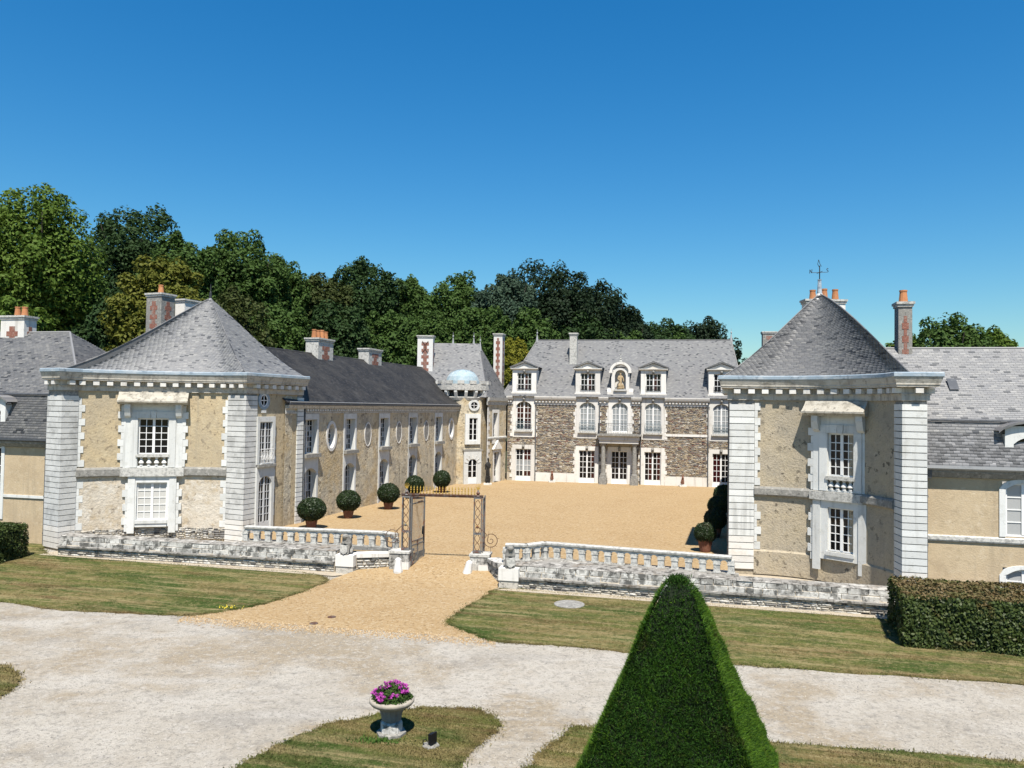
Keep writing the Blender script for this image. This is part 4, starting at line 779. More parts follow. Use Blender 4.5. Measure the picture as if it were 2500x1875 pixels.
# cornices between the bays, each dentil a block
for a, c in ((2.58, 6.47), (8.53, 9.42), (11.48, 12.42), (14.48, 18.42), (-.1, .5), (20.5, 21.1)):
    b = MB(); b.extr(FM, [(0, 7.72), (.07, 7.72), (.07, 7.86), (.04, 7.88), (.04, 8.12), (.28, 8.15), (.34, 8.26), (.40, 8.42), (.40, 8.5), (0, 8.5)], a, c); b.build('cornice', M['stone'], rm)
    n = int((c-a)/.3)
    for k in range(n): s = a+.08+k*(c-a-.1)/n; blk('dentil', FM, s, s+.16, .03, .22, 7.94, 8.1, M['stone'], rm)
for a, c in ((2.62, 6.43), (14.52, 18.38)):
    blk('base_course', FM, a, c, 0, .08, .45, 1.42, M['stone'], rm)
blk('string_course', FM, 14.6, 18.3, 0, .09, 5.02, 5.24, M['stone'], rm)
for s in (2.70, 8.62, 12.36, 18.30): pipe(FM, s, .14, .6, 8.1, rm, .045)
# portico with balcony
b = MB(); 
pr = MB(); pr.box(FM, 8.7, 12.2, .05, 1.10, 4.32, 4.62); pr.box(FM, 8.62, 12.28, .05, 1.2, 4.62, 5.0); po = pr.build('portico', M['stone'], rm)
blk('balcony_slab', FM, 8.45, 12.45, .06, 1.42, 5.0, 5.15, M['dust'], po)
for s in (9.05, 11.85):
    x, y, _ = FM.p(s, .78, 0); c = MB(); c.box(FM, s-.34, s+.34, .45, 1.12, .5, 1.2); c.box(FM, s-.29, s+.29, .5, 1.06, 1.2, 1.42); c.build('pedestal', M['dust'], po)
    c = MB(); c.lathe((x, y, 1.42), [(.27, 0), (.27, .08), (.22, .14), (.21, 1.0), (.18, 2.6), (.2, 2.64), (.24, 2.74), (.27, 2.8), (.27, 2.9)], 14); c.build('column', M['dust'], po)
railing(FM, 8.6, 12.3, 1.34, 5.15, 6.12, po, M['dkiron'], step=.15, ret=.1)
# niche dormer over the door
s = 10.47; nd = MB(); plate(nd, FM, s-.9, s+.9, 8.72, 9.0, [], .12, .1); plate(nd, FM, s-.82, s+.82, 9.0, 11.2, [(s-.5, s+.5, 9.22, 11.0)], .06, .55); archfill(nd, FM, s-.5, s+.5, 10.5, 11.0, .06, .55, 12)
nd.quad(FM.p(s-.5, -.48, 9.2), FM.p(s+.5, -.48, 9.2), FM.p(s+.5, -.48, 11.0), FM.p(s-.5, -.48, 11.0))
for sg in (-.82, .82): nd.quad(FM.p(s+sg, .06, 9.0), FM.p(s+sg, .06, 11.2), FM.p(s+sg, -2.2, 11.2), FM.p(s+sg, -.2, 9.0))
no = nd.build('niche', M['stone'], rm)
c = MB()
for (r0, r1, d1_) in ((.62, .74, .10), (.74, .98, .24)):
    for k in range(14):
        t0, t1 = math.pi*k/14, math.pi*(k+1)/14; pt = lambda r, t, d_: FM.p(s+r*math.cos(t), d_, 10.86+r*.9*math.sin(t))
        c.quad(pt(r0, t0, d1_), pt(r1, t0, d1_), pt(r1, t1, d1_), pt(r0, t1, d1_)); c.quad(pt(r1, t0, d1_), pt(r1, t0, -1.9), pt(r1, t1, -1.9), pt(r1, t1, d1_)); c.quad(pt(r0, t1, d1_), pt(r0, t1, 0), pt(r0, t0, 0), pt(r0, t0, d1_))
c.box(FM, s-1.02, s-.72, -.1, .24, 10.72, 10.86); c.box(FM, s+.72, s+1.02, -.1, .24, 10.72, 10.86); c.build('arched_hood', M['stone'], no)
for sg in (-1, 1):
    c = MB(); c.extr(FM.off(s+sg*1.0), [(-.3, 8.72), (.1, 8.72), (.1, 9.0), (-.05, 9.3), (-.3, 9.3)], -.18, .18); c.build('scroll', M['stone'], no)
blk('plaque', FM, s-.42, s+.42, .06, .14, 8.42, 8.74, M['dkiron'], no); blk('niche_sill', FM, s-.6, s+.6, -.4, .26, 9.06, 9.2, M['lichen'], no)
x, y, _ = FM.p(s, -.2, 0); c = MB(); c.lathe((x, y, 11.72), [(.14, 0), (.16, .1), (.06, .2), (.11, .32), (.04, .42), (.07, .5), (.015, .62)], 8); c.path([(x-.16, y, 12.45), (x, y, 12.36), (x+.18, y, 12.5)], .025, 5); c.build('finial', M['lichen'], no)
# roof
ze, zr = 8.5, 14.1; E0, E1 = -.55, ML+.5; rg0, rg1 = 2.0, 20.6
P_ = lambda s_, d_, z_: FM.p(s_, d_, z_)
A_, B_, C_, D_ = P_(E0, .30, ze), P_(E1, .30, ze), P_(rg1, -4.3, zr), P_(rg0, -4.3, zr); G_, H_ = P_(E1, -9, ze), P_(E0, -9, ze)
r = MB(); lo = lambda p: (p[0], p[1], p[2]-.04); r.quad(lo(A_), lo(B_), lo(C_), lo(D_)); r.quad(lo(B_), lo(G_), lo(C_)); r.quad(lo(H_), lo(A_), lo(D_)); r.quad(lo(G_), lo(H_), lo(D_), lo(C_)); ro = r.build('roof', M['slate_mid'], rm)
slate_obj('slates', [slates_plane(A_, B_, C_, D_), slates_plane(H_, A_, D_, D_), slates_plane(B_, G_, C_, C_)], M['slate'], rm)
hipcap(rm, [A_, D_, C_, B_], .06)
for p in (D_, C_): finial(rm, p[0], p[1], p[2], 1.1)
chimney(rm, FM.off(0, -2.55), 5.5, 6.2, -.3, .35, 11.6, 14.55, 0, stone='lichen', brick=False, cap=True, label='slim grey chimney on the front slope')
b = MB(); b.abox(21.6, 28, 71, 81, 0, 8.4); b.add([(21.4, 70.8, 8.4), (28.2, 70.8, 8.4), (28.2, 81, 8.4), (21.4, 81, 8.4), (24.8, 76, 11.5)], [[0, 1, 4], [1, 2, 4], [2, 3, 4], [3, 0, 4]]); b.build('rear_block', M['slate_mid'], rm)
chimney(rm, Fr((24.4, 74), (1, -.2)), -.6, .6, -.5, .5, 9, 14.9, 0, stone='dust', label='brick chimney beyond the right end of the roof')
chimney(rm, Fr((-1.25, 76), (1, -.2)), -.5, .35, -.6, .5, 9.5, 14.5, 0, stone='stone', label='tall brick and stone chimney at the left end of the manor')

# ------------------------------------------------------------------ corner house behind the stair turret
FC = Fr((-2.15, 69.75), (1.65, 3.5)); CL = 3.85
rc = thing('corner_house', (-5, 74, 0), 'tall corner house with hipped slate roof and lead finials, behind the turret', 'house')
b = MB(); plate(b, FC, 0, CL, .3, 7.9, [(1.0, 2.1, 4.3, 7.0), (1.3, 2.5, .5, 3.4)], 0, .3); q0, q1 = FC.p(0, 0, 0)[:2], FC.p(CL, 0, 0)[:2]; b.prism([(-9.5, 70.6), (q0[0]-.5, q0[1]+.1), (q1[0]-.6, q1[1]), (-1.0, 80), (-9.5, 80)], .3, 8.3); b.build('wall', M['render_wing'], rc)
b = MB(); plate(b, FC, .85, 2.3, 4.1, 7.2, [(1.1, 2.0, 4.4, 6.9)], .05, .35); b.build('surround', M['stone'], rc); window(FC, 1.1, 2.0, 4.4, 6.9, -.25, rc, 2, 5, glass=M['glass2'])
b = MB(); plate(b, FC, 1.1, 2.7, .55, 3.6, [(1.4, 2.4, .6, 3.3)], .05, .35); b.add([FC.p(1.0, .2, 3.6), FC.p(2.8, .2, 3.6), FC.p(1.9, .2, 4.4), FC.p(1.0, 0, 3.6), FC.p(2.8, 0, 3.6), FC.p(1.9, 0, 4.4)], [[0, 1, 2], [0, 2, 5, 3], [1, 4, 5, 2], [0, 3, 4, 1]]); b.build('doorway', M['stone'], rc)
window(FC, 1.4, 2.4, .6, 3.3, -.25, rc, 2, 4, .5, glass=M['glass2'], name='door')
b = MB(); b.extr(FC, [(0, 7.6), (.08, 7.6), (.1, 7.9), (.25, 8.0), (.3, 8.3), (0, 8.3)], -.2, CL); b.extr(FC, [(0, 3.9+.55), (.1, 4.0+.55), (.1, 4.12+.55), (0, 4.2+.55)], 0, CL); b.build('cornice', M['lichen'], rc); quoins(lambda z: FC.off(0), rc, .6, 7.5, .34, .4, 1, M['stone'])
e0, e1, e2, e3 = (-9.6, 70.0, 8.3), (-2.2, 69.35, 8.3), (-.2, 73.6, 8.3), (-.6, 80.5, 8.3); e4 = (-10, 80.5, 8.3); r0, r1 = (-7.9, 75, 13.45), (-3.25, 75, 13.45)
r = MB(); r.quad(lo(e0), lo(e1), lo(r1), lo(r0)); r.quad(lo(e1), lo(e2), lo(r1)); r.quad(lo(e2), lo(e3), lo(r1)); r.quad(lo(e3), lo(e4), lo(r0), lo(r1)); r.quad(lo(e4), lo(e0), lo(r0)); r.build('roof', M['slate_mid'], rc)
slate_obj('slates', [slates_plane(e0, e1, r1, r0), slates_plane(e1, e2, r1, r1), slates_plane(e2, e3, r1, r1)], M['slate'], rc); hipcap(rc, [r0, r1, e1], .06)
finial(rc, -5.75, 75, 13.4, 1.2); finial(rc, -3.75, 75, 13.4, 1.2); finial(rc, -3.1, 74.4, 13.0, 1.2)

# ------------------------------------------------------------------ stair turret
tc = (-4.5, 71.0); rt_ = thing('stair_turret', (*tc, 0), 'stair turret with battlemented corbelled top and pale copper dome', 'turret')
rad = 2.1/math.cos(R_(22.5)); oc = [(tc[0]+rad*math.sin(R_(30-22.5+45*k)), tc[1]-rad*math.cos(R_(30-22.5+45*k))) for k in range(8)]
b = MB(); b.prism(oc, .3, 8.2); b.build('wall', M['render_wing'], rt_)
FT = Fr(Vector(oc[0]).lerp(Vector(oc[1]), .5), Vector(oc[1])-Vector(oc[0]))
b = MB(); plate(b, FT, -.86, .86, .5, 3.55, [(-.45, .45, .6, 2.8)], .17, .17); archfill(b, FT, -.45, .45, 2.3, 2.8, .17, .17); edges_of(b, FT, -.86, .86, .5, 3.55, .17, 0); b.build('door_surround', M['clean'], rt_)
window(FT, -.45, .45, .6, 2.8, .08, rt_, 2, 3, .6, name='door', glass=M['glass'])
for k in range(7):
    t = math.pi*(k+.5)/7; c = MB(); c.tube(FT.p(.5*math.cos(t), .18, 2.35+.5*math.sin(t)), FT.p(.82*math.cos(t), .19, 2.35+.85*math.sin(t)), .03, 4); c.build('voussoir', M['stone'], rt_)
blk('string_course', FT, -.95, .95, 0, .2, 3.52, 3.66, M['dust'], rt_)
b = MB(); plate(b, FT, -.78, .72, 4.1, 6.8, [(-.4, .42, 4.45, 6.43)], .17, .17); edges_of(b, FT, -.78, .72, 4.1, 6.8, .17, 0); b.build('surround', M['clean'], rt_); window(FT, -.4, .42, 4.45, 6.43, .08, rt_, 2, 4)
b = MB(); ring(b, FT, .1, 7.55, .34, .30, .2, 0, .1); b.build('oval_surround', M['clean'], rt_); w = MB(); w.box(FT, .08, .12, .0, .06, 7.25, 7.85); w.box(FT, -.24, .44, .0, .06, 7.53, 7.57); wo = w.build('oval_window', M['paint'], rt_); w = MB(); w.add([FT.p(.1+.34*math.cos(t), .02, 7.55+.3*math.sin(t)) for t in [6.283*k/20 for k in range(20)]], [list(range(20))]); w.build('pane', M['glass'], wo)
b = MB(); b.lathe((*tc, 0), [(2.2, 8.0), (2.3, 8.25), (2.25, 8.3)], 24); b.lathe((*tc, 0), [(2.3, 8.86), (2.5, 8.9), (2.5, 9.45), (2.3, 9.45), (2.3, 9.2)], 24); b.build('parapet', M['lichen'], rt_)
for k in range(16):
    an = 6.2832*(k+.5)/16; F = Fr((tc[0]+2.2*math.sin(an), tc[1]-2.2*math.cos(an)), (math.cos(an), math.sin(an)))
    c = MB(); c.extr(F, [(-.1, 8.86), (.26, 8.86), (.26, 8.7), (.05, 8.2), (-.1, 8.15)], -.13, .13); c.build('corbel', M['clean'], rt_)
for k in range(14):
    an = 6.2832*k/14; F = Fr((tc[0]+2.4*math.sin(an), tc[1]-2.4*math.cos(an)), (math.cos(an), math.sin(an))); blk('merlon', F, -.3, .3, -.1, .12, 9.44, 9.74, M['lichen'], rt_)
b = MB(); b.lathe((*tc, 9.3), [(1.55, 0), (1.5, .45), (1.35, .85), (1.05, 1.2), (.6, 1.42), (.15, 1.5), (.01, 1.51)], 28); b.build('dome', M['copper'], rt_)
for k in range(14):
    an = 6.2832*k/14; c = MB(); c.path([(tc[0]+r*math.sin(an), tc[1]-r*math.cos(an), 9.31+z) for r, z in [(1.55, 0), (1.5, .45), (1.35, .85), (1.05, 1.2), (.6, 1.42), (.05, 1.5)]], .03, 4); c.build('rib', M['zinc'], rt_)

# ------------------------------------------------------------------ outer wings (mansard roofs)
TFv = (.972, -.233)
def outer(F, s0, s1, label, levels, rend, hip_s=None, slate='slate'):
    zg, zb, zr_, stz, zlow = levels
    ro = thing('outer_wing', F.p((s0+s1)/2, -4, 0), label, 'wing', 'low mansard wings outside the pavilions')
    return ro
# left
FOL = Fr((-24.2, 40.4), TFv); rol = outer(FOL, -14, .3, 'low mansard-roofed wing running off to the left of the left pavilion', (5.42, 7.76, 11.5, 2.45, 0), 'render_plain')
hl = [(-3.9, -2.62, 2.9, 4.95), (-3.9, -2.62, -.2, 1.9)]
b = MB(); plate(b, FOL, -14, 1.4, -.1, 5.1, [(-4.0, -2.52, 2.5, 5.0)], 0, .2); b.build('wall', M['render_plain'], rol)
b = MB(); b.box(FOL, -2.62, -2.42, -.1, .05, 1.2, 5.05); b.box(FOL, -4.1, -3.9, -.1, .05, 1.2, 5.05); b.build('surround', M['clean'], rol); window(FOL, -3.9, -2.62, 2.55, 4.95, -.06, rol, 4, 5); window(FOL, -3.9, -2.62, .3, 2.3, .06, rol, 4, 5)
blk('string_course', FOL, -2.42, 1.2, 0, .06, 2.36, 2.5, M['clean'], rol); blk('string_course', FOL, -14, -4.1, 0, .06, 2.36, 2.5, M['clean'], rol)
b = MB(); b.extr(FOL, [(0, 4.98), (.1, 5.0), (.28, 5.2), (.3, 5.3), (0, 5.3)], -14, 1.4); b.build('cornice', M['dust'], rol)
b = MB(); b.extr(FOL, [(.0, 5.3), (.36, 5.3), (.42, 5.36), (.42, 5.46), (.36, 5.44), (.0, 5.4)], -14, 1.4); b.build('gutter', M['zincdark'], rol)
pipe(FOL, .28, .12, 0, 5.2, rol, .055, True)
a, bb, cc, dd = FOL.p(-14, .34, 5.44), FOL.p(1.4, .34, 5.44), FOL.p(1.4, -.75, 7.76), FOL.p(-14, -.75, 7.76); h1, h2, h3 = FOL.p(1.6, -.62, 7.74), FOL.p(-3.3, -5, 11.5), FOL.p(-14, -5, 11.5); h0 = FOL.p(-14, -.62, 7.74)
r = MB(); r.quad(lo(a), lo(bb), lo(cc), lo(dd)); r.quad(lo(h0), lo(h1), lo(h2), lo(h3)); r.quad(lo(h1), lo(FOL.p(1.6, -9.6, 7.74)), lo(h2)); r.quad(lo(FOL.p(1.6, -9.6, 7.74)), lo(FOL.p(-14, -9.6, 7.74)), lo(h3), lo(h2)); r.build('roof', M['slate_mid'], rol)
slate_obj('slates', [slates_plane(a, bb, cc, dd, w=.24, h=.14), slates_plane(h0, h1, h2, h3, w=.23, h=.125), slates_plane(h1, FOL.p(1.6, -9.6, 7.74), h2, h2)], M['slate_mid'], rol); hipcap(rol, [h3, h2, h1], .06, M['slate'])
b = MB(); b.tube(FOL.p(-14, -.66, 7.76), FOL.p(1.5, -.66, 7.76), .05, 6); b.build('break_roll', M['zincdark'], rol)
def arch_dormer(F, s, root, z0, z1, w, d0, glass, rows=3, cols=4):
    """small arched dormer on the lower mansard slope"""
    b = MB(); plate(b, F, s-w-.3, s+w+.3, z0-.15, z1+.42, [(s-w, s+w, z0, z1)], d0, .25); archfill(b, F, s-w, s+w, z1-.28, z1, d0, .25)
    for sg in (-1, 1): b.quad(F.p(s+sg*(w+.3), d0, z0-.15), F.p(s+sg*(w+.3), d0, z1+.1), F.p(s+sg*(w+.3), d0-1.1, z1+.1), F.p(s+sg*(w+.3), d0-.2, z0-.15))
    dm = b.build('dormer', M['clean'], root); window(F, s-w, s+w, z0, z1, d0-.1, dm, cols, rows, glass=glass)
    c = MB(); n = 10; R1 = w+.52
    for k in range(n):
        t0, t1 = math.pi*(.12+.76*k/n), math.pi*(.12+.76*(k+1)/n); q = lambda t, d_, k_: F.p(s+R1*1.12*math.cos(t), d_, z1-.05+(.62)*math.sin(t)+k_)
        c.quad(q(t0, d0+.18, .06), q(t1, d0+.18, .06), q(t1, d0-1.6, .06), q(t0, d0-1.6, .06)); c.quad(q(t0, d0+.18, -.03), q(t0, d0+.18, .06), q(t1, d0+.18, .06), q(t1, d0+.18, -.03))
        c.quad(q(t0, d0+.18, -.03), q(t1, d0+.18, -.03), q(t1, d0-.1, -.03), q(t0, d0-.1, -.03))
    c.build('dormer_roof', M['slate_mid'], dm); return dm
arch_dormer(FOL, -3.4, rol, 5.72, 7.1, .55, -.05, M['glass'])
chimney(rol, FOL.off(0, -5), -7.9, -6.2, -.5, .4, 10.8, 12.4, 2, stone='stone', potpos=[.45, .75], label='low chimney with a pair of orange clay pots')
# right
FOR = Fr((16.0, 30.9), TFv); ror = outer(FOR, -.5, 14, 'low mansard-roofed wing running off to the right of the right pavilion', (5.46, 7.22, 10.38, 2.62, 0), 'render_plain')
b = MB(); plate(b, FOR, -.5, 14, -.3, 5.1, [(3.1, 4.6, 2.76, 4.9), (3.1, 4.6, -.2, 1.6)], 0, .2); b.build('wall', M['render_plain'], ror)
for z0_, z1_ in ((2.78, 4.85), (-.2, 1.55)):
    b = MB(); b.box(FOR, 2.98, 3.2, -.1, .05, z0_, z1_-.25); b.box(FOR, 4.5, 4.72, -.1, .05, z0_, z1_-.25); archfill(b, FOR, 3.2, 4.5, z1_-.25, z1_, .03, .12)
    for k in range(12):
        x0, x1 = -.87+1.74*k/12, -.87+1.74*(k+1)/12; zz = lambda x: z1_-.25+.45*(1-(x/.87)**2)**.5*.9 if abs(x) < .87 else z1_-.25; zi_ = lambda x: max(z1_-.25, z1_-.25+.26*(1-(x/.65)**2)) if abs(x) < .65 else z1_-.25
        b.quad(FOR.p(3.85+x0, .05, zi_(x0)), FOR.p(3.85+x1, .05, zi_(x1)), FOR.p(3.85+x1, .05, zz(x1)), FOR.p(3.85+x0, .05, zz(x0))); b.quad(FOR.p(3.85+x0, .05, zz(x0)), FOR.p(3.85+x1, .05, zz(x1)), FOR.p(3.85+x1, 0, zz(x1)), FOR.p(3.85+x0, 0, zz(x0)))
    b.build('surround', M['clean'], ror); window(FOR, 3.2, 4.5, z0_, z1_, -.06, ror, 2, 4, glass=M['blind'], fr=.08, mun=.04)
b = MB(); b.extr(FOR, [(0, 2.5), (.06, 2.5), (.09, 2.56), (.09, 2.7), (0, 2.74)], -.5, 14); b.build('string_course', M['lichen'], ror)
b = MB(); b.extr(FOR, [(0, 4.98), (.1, 5.0), (.26, 5.2), (.3, 5.3), (0, 5.3)], -.5, 14); b.build('cornice', M['dust'], ror)
b = MB(); b.extr(FOR, [(.0, 5.3), (.36, 5.3), (.44, 5.36), (.44, 5.48), (.38, 5.46), (.0, 5.4)], -.5, 14); b.build('gutter', M['lead'], ror)
pipe(FOR, .38, .14, -.2, 5.0, ror, .06, True)
a, bb, cc, dd = FOR.p(-.5, .36, 5.46), FOR.p(14, .36, 5.46), FOR.p(14, -.75, 7.22), FOR.p(-.5, -.75, 7.22); h0, h1, h2, h3 = FOR.p(-.5, -.62, 7.2), FOR.p(14, -.62, 7.2), FOR.p(14, -4.6, 10.4), FOR.p(-.5, -4.6, 10.4)
r = MB(); r.quad(lo(a), lo(bb), lo(cc), lo(dd)); r.quad(lo(h0), lo(h1), lo(h2), lo(h3)); r.quad(lo(h3), lo(h2), lo(FOR.p(14, -8.8, 7.2)), lo(FOR.p(-.5, -8.8, 7.2))); r.build('roof', M['slate_mid'], ror)
# near slates of the lower slope, each its own piece; the rest in one
Vn = slates_plane(a, FOR.p(6, .36, 5.46), FOR.p(6, -.75, 7.22), dd, w=.235, h=.135, thick=.016); nS = len(Vn)//6
gx = Vector(FOR.p(1, 0, 0))-Vector(FOR.p(0, 0, 0))
M['slate_lo'] = mat('lower_slope_slate', (.24, .24, .245), [((.34, .34, .335), 1.2, .5, .7, .5), ((.12, .12, .125), .8, .55, .7, .5)], rough=.62, spec=.4, rnd=.45, bump=(30, .004))
proto = None; cnt = 0; rest = []
for i in range(nS):
    q = Vn[6*i:6*i+6]; wd = np.linalg.norm(q[1]-q[0])
    if abs(wd-.227) > .004 or cnt >= 300: rest.append(q); continue
    if proto is None:
        me = npmesh('slate', q-q[0], np.array([[0, 1, 2, 3], [4, 5, 1, 0]]), M['slate_lo']); proto = True
    o = bpy.data.objects.new('slate', me); link(o, Matrix.Translation(Vector(q[0])), ror); cnt += 1
slate_obj('slates', [np.concatenate(rest), slates_plane(FOR.p(6, .36, 5.46), bb, cc, FOR.p(6, -.75, 7.22), w=.3, h=.145), slates_plane(h0, h1, h2, h3, w=.25, h=.125)], M['slate'], ror); hipcap(ror, [h3, h2], .06, M['slate'])
b = MB(); b.tube(FOR.p(-.5, -.66, 7.23), FOR.p(14, -.66, 7.23), .045, 6); b.build('break_roll', M['zincdark'], ror)
arch_dormer(FOR, 4.15, ror, 5.85, 6.62, .62, -.1, lambda c, r: M['glass'] if c == 0 else M['blind'], 2, 2)
chimney(ror, FOR.off(0, -4.6), .38, .95, -.4, .35, 9.6, 12.4, 1, stone='dust', label='tall slim chimney with one clay pot')
sk_ = FOR.off(2.05, -2.3); b = MB(); b.extr(sk_, [(.16, 8.52), (.20, 8.5), (-.3, 8.98), (-.34, 8.96)], -.18, .18); b.build('skylight', M['zincdark'], ror)
# ------------------------------------------------------------------ right courtyard wing (only its chimney and shadow reach the view)
FRW = Fr((19.3, 66.2), (-.28, -.96)); rrw = thing('courtyard_wing', FRW.p(12, -4, 0), 'wing behind the right pavilion, showing only its three-pot chimney', 'wing')
b = MB(); b.box(FRW, 0, 25, -8, 0, .3, 7.4); b.build('wall', M['render_wing'], rrw)
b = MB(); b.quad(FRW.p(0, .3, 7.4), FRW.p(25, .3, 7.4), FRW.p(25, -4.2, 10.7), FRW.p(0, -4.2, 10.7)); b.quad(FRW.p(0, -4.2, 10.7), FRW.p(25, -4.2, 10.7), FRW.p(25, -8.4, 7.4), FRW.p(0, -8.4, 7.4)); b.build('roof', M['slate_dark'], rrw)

chimney(rrw, Fr((17.6, 44), (1, 0)), -1.1, 1.1, -.35, .35, 7.0, 13.72, 3, potpos=[.22, .52, .80], brick=False, label='wide stone chimney with three clay pots behind the pointed roof')

# ------------------------------------------------------------------ retaining walls
def retaining(O, E_, label, wide):
    F = Fr(O, (E_[0]-O[0], E_[1]-O[1])); L = math.hypot(E_[0]-O[0], E_[1]-O[1])
    r = thing('retaining_wall', F.p(L/2, -.6, 0), label, 'wall', 'low retaining walls either side of the gate')
    b = MB(); b.extr(F, [(-.02, -.1), (-.02, .43), (-.06, .5), (-.3, .9), (-.66, .9), (-.66, -.1)], 0, L); b.build('core', M['mortar'], r); blk('terrace', F, wide[0], wide[1], -1.85, -.66, -.1, .88, M['dust'], r)
    stones_obj('rubble', stones_on(F, .02, L-.02, .02, .42, -.03, (.14, .05), (.50, .13), .06), M['wallstone'], r)
    s = 0
    while s < L-.05:
        w = min(L-s, random.uniform(.7, 1.35)); j = random.uniform(-.012, .012); blk('ledge_slab', F, s+.006, s+w-.006, -.2, .10+j, .425, .495+j*.4, M['coping'], r); s += w
    # two courses of dressed blocks leaning back
    for c, (z0, z1, d0) in enumerate(((.50, .71, -.05), (.715, .93, -.15))):
        s = -random.uniform(0, .4)
        while s < L-.05:
            w = random.uniform(.5, .95); a, e = max(0, s), min(L, s+w); s += w
            if e-a > .08: j = random.uniform(-.02, .02); blk('block', F, a+.014, e-.014, -.4, d0+j*1.6, z0, z1-.022+random.uniform(-.014, .010), M['old'], r)
    s = 0
    while s < L-.05:
        w = min(L-s, random.uniform(.6, 1.2)); c = MB(); j = random.uniform(-.02, .02); bk_ = -1.7 if wide[0] < s+w/2 < wide[1] else -.7
        c.extr(F, [(-.16+j, .925), (-.18+j, .955), (bk_, 1.0+j*.5), (bk_, .885), (-.5, .885)], s+.005, s+w-.005); c.build('coping', M['coping'], r); s += w
    return r, F, L
rwl, FwL, LwL = retaining((-21.7, 37.6), (-7.75, 34.75), 'low stone wall below the left pavilion and balustrade', (9.2, 14.3))
rwr, FwR, LwR = retaining((.15, 32.3), (14.3, 28.62), 'low stone wall below the right pavilion and balustrade', (0, 9.0))
# ------------------------------------------------------------------ balustrades
def balustrade(runs, label):
    r = thing('balustrade', (runs[0][0][0], runs[0][0][1], .97), label, 'balustrade', 'arcaded stone balustrades beside the gate'); zb = .93
    c = MB(); wd = .11; c.abox(-.125, .125, -wd, wd, .10, .38); c.abox(-.15, .15, -wd-.02, wd+.02, .38, .42); c.abox(-.15, .15, -wd-.015, wd+.015, .06, .10); c.abox(-.125, .125, -wd, wd, .42, .59); pm = c.mesh('pillar', M['lichen'])
    for A_, B_ in runs:
        A_ = Vector(A_); B_ = Vector(B_); L = (B_-A_).length; F = Fr(A_, B_-A_); n = max(1, round(L/.555)); st = L/n
        blk('plinth', F, 0, L, -.17, .17, zb-.12, zb+.06, M['dust'], r)
        c = MB(); c.extr(F, [(-.12, zb+.62), (.12, zb+.62), (.17, zb+.66), (.18, zb+.73), (.14, zb+.755), (-.14, zb+.755), (-.18, zb+.73), (-.17, zb+.66)], -.02, L+.02); c.build('handrail', M['lichen'], r)
        for i in range(n+1):
            x, y, _ = F.p(i*st, 0, 0); o = bpy.data.objects.new('pillar', pm); link(o, Matrix.Translation((x, y, zb)) @ Matrix.Rotation(F.a, 4, 'Z'), r)
        for i in range(n):
            a, e = i*st+.135, (i+1)*st-.135; c = MB()
            for d_, rv in ((.09, .18),):
                plate(c, F, i*st, (i+1)*st, zb+.565, zb+.625, [], d_, 0); plate(c, F, i*st, (i+1)*st, zb+.565, zb+.625, [], -d_, 0)
            # arch under the frieze
            w = (e-a)/2; m_ = (a+e)/2
            for k in range(8):
                t0, t1 = math.pi*k/8, math.pi*(k+1)/8; p = lambda t: (m_+w*math.cos(t), zb+.42+.145*math.sin(t))
                (x0, z0), (x1, z1) = p(t0), p(t1)
                for d_ in (.09, -.09): c.quad(F.p(x0, d_, z0), F.p(x1, d_, z1), F.p(x1, d_, zb+.566), F.p(x0, d_, zb+.566))
                c.quad(F.p(x0, .09, z0), F.p(x1, .09, z1), F.p(x1, -.09, z1), F.p(x0, -.09, z0))
            c.build('arch', M['stone'], r)
    return r
balustrade([((-12.45, 36.95), (-5.75, 35.9)), ((-5.75, 35.9), (-5.15, 35.35))], 'stone balustrade with arched openings, left of the gate')
balustrade([((-.15, 33.25), (.72, 33.2)), ((.72, 33.2), (1.53, 33.82)), ((1.53, 33.82), (8.85, 31.22))], 'stone balustrade with arched openings, right of the gate')
# ------------------------------------------------------------------ gate
def gpier(x0, x1, y0, y1, z0, z1, label):
    r = thing('gate_pier', ((x0+x1)/2, (y0+y1)/2, z0), label, 'gate pier', 'stone piers of the gate'); F = Fr((x0, y0), (1, -.13)); w = x1-x0
    for i, (za, zb) in enumerate(((z0-.2, z0+.36), (z0+.37, z1-.1))):
        blk('block', F, 0, w*(.55 if i else .45)-.006, -(y1-y0), 0, za, zb, M['old'], r); blk('block', F, w*(.55 if i else .45)+.006, w, -(y1-y0), 0+.008, za, zb+.004, M['stone' if i == 0 else 'old'], r)
    blk('cap', F, -.04, w+.04, -(y1-y0)-.04, .04, z1-.1, z1, M['lichen'], r); return r
gpier(-5.30, -4.42, 34.55, 35.35, .22, 1.05, 'stained stone pier carrying the left gate post'); gpier(-1.72, -.90, 34.15, 34.95, .22, 1.03, 'cracked stone pier carrying the right gate post')
rg = thing('gate', (-3.0, 34.8, .3), 'rusty wrought-iron gateway with gilded spikes on its crossbar', 'gate')
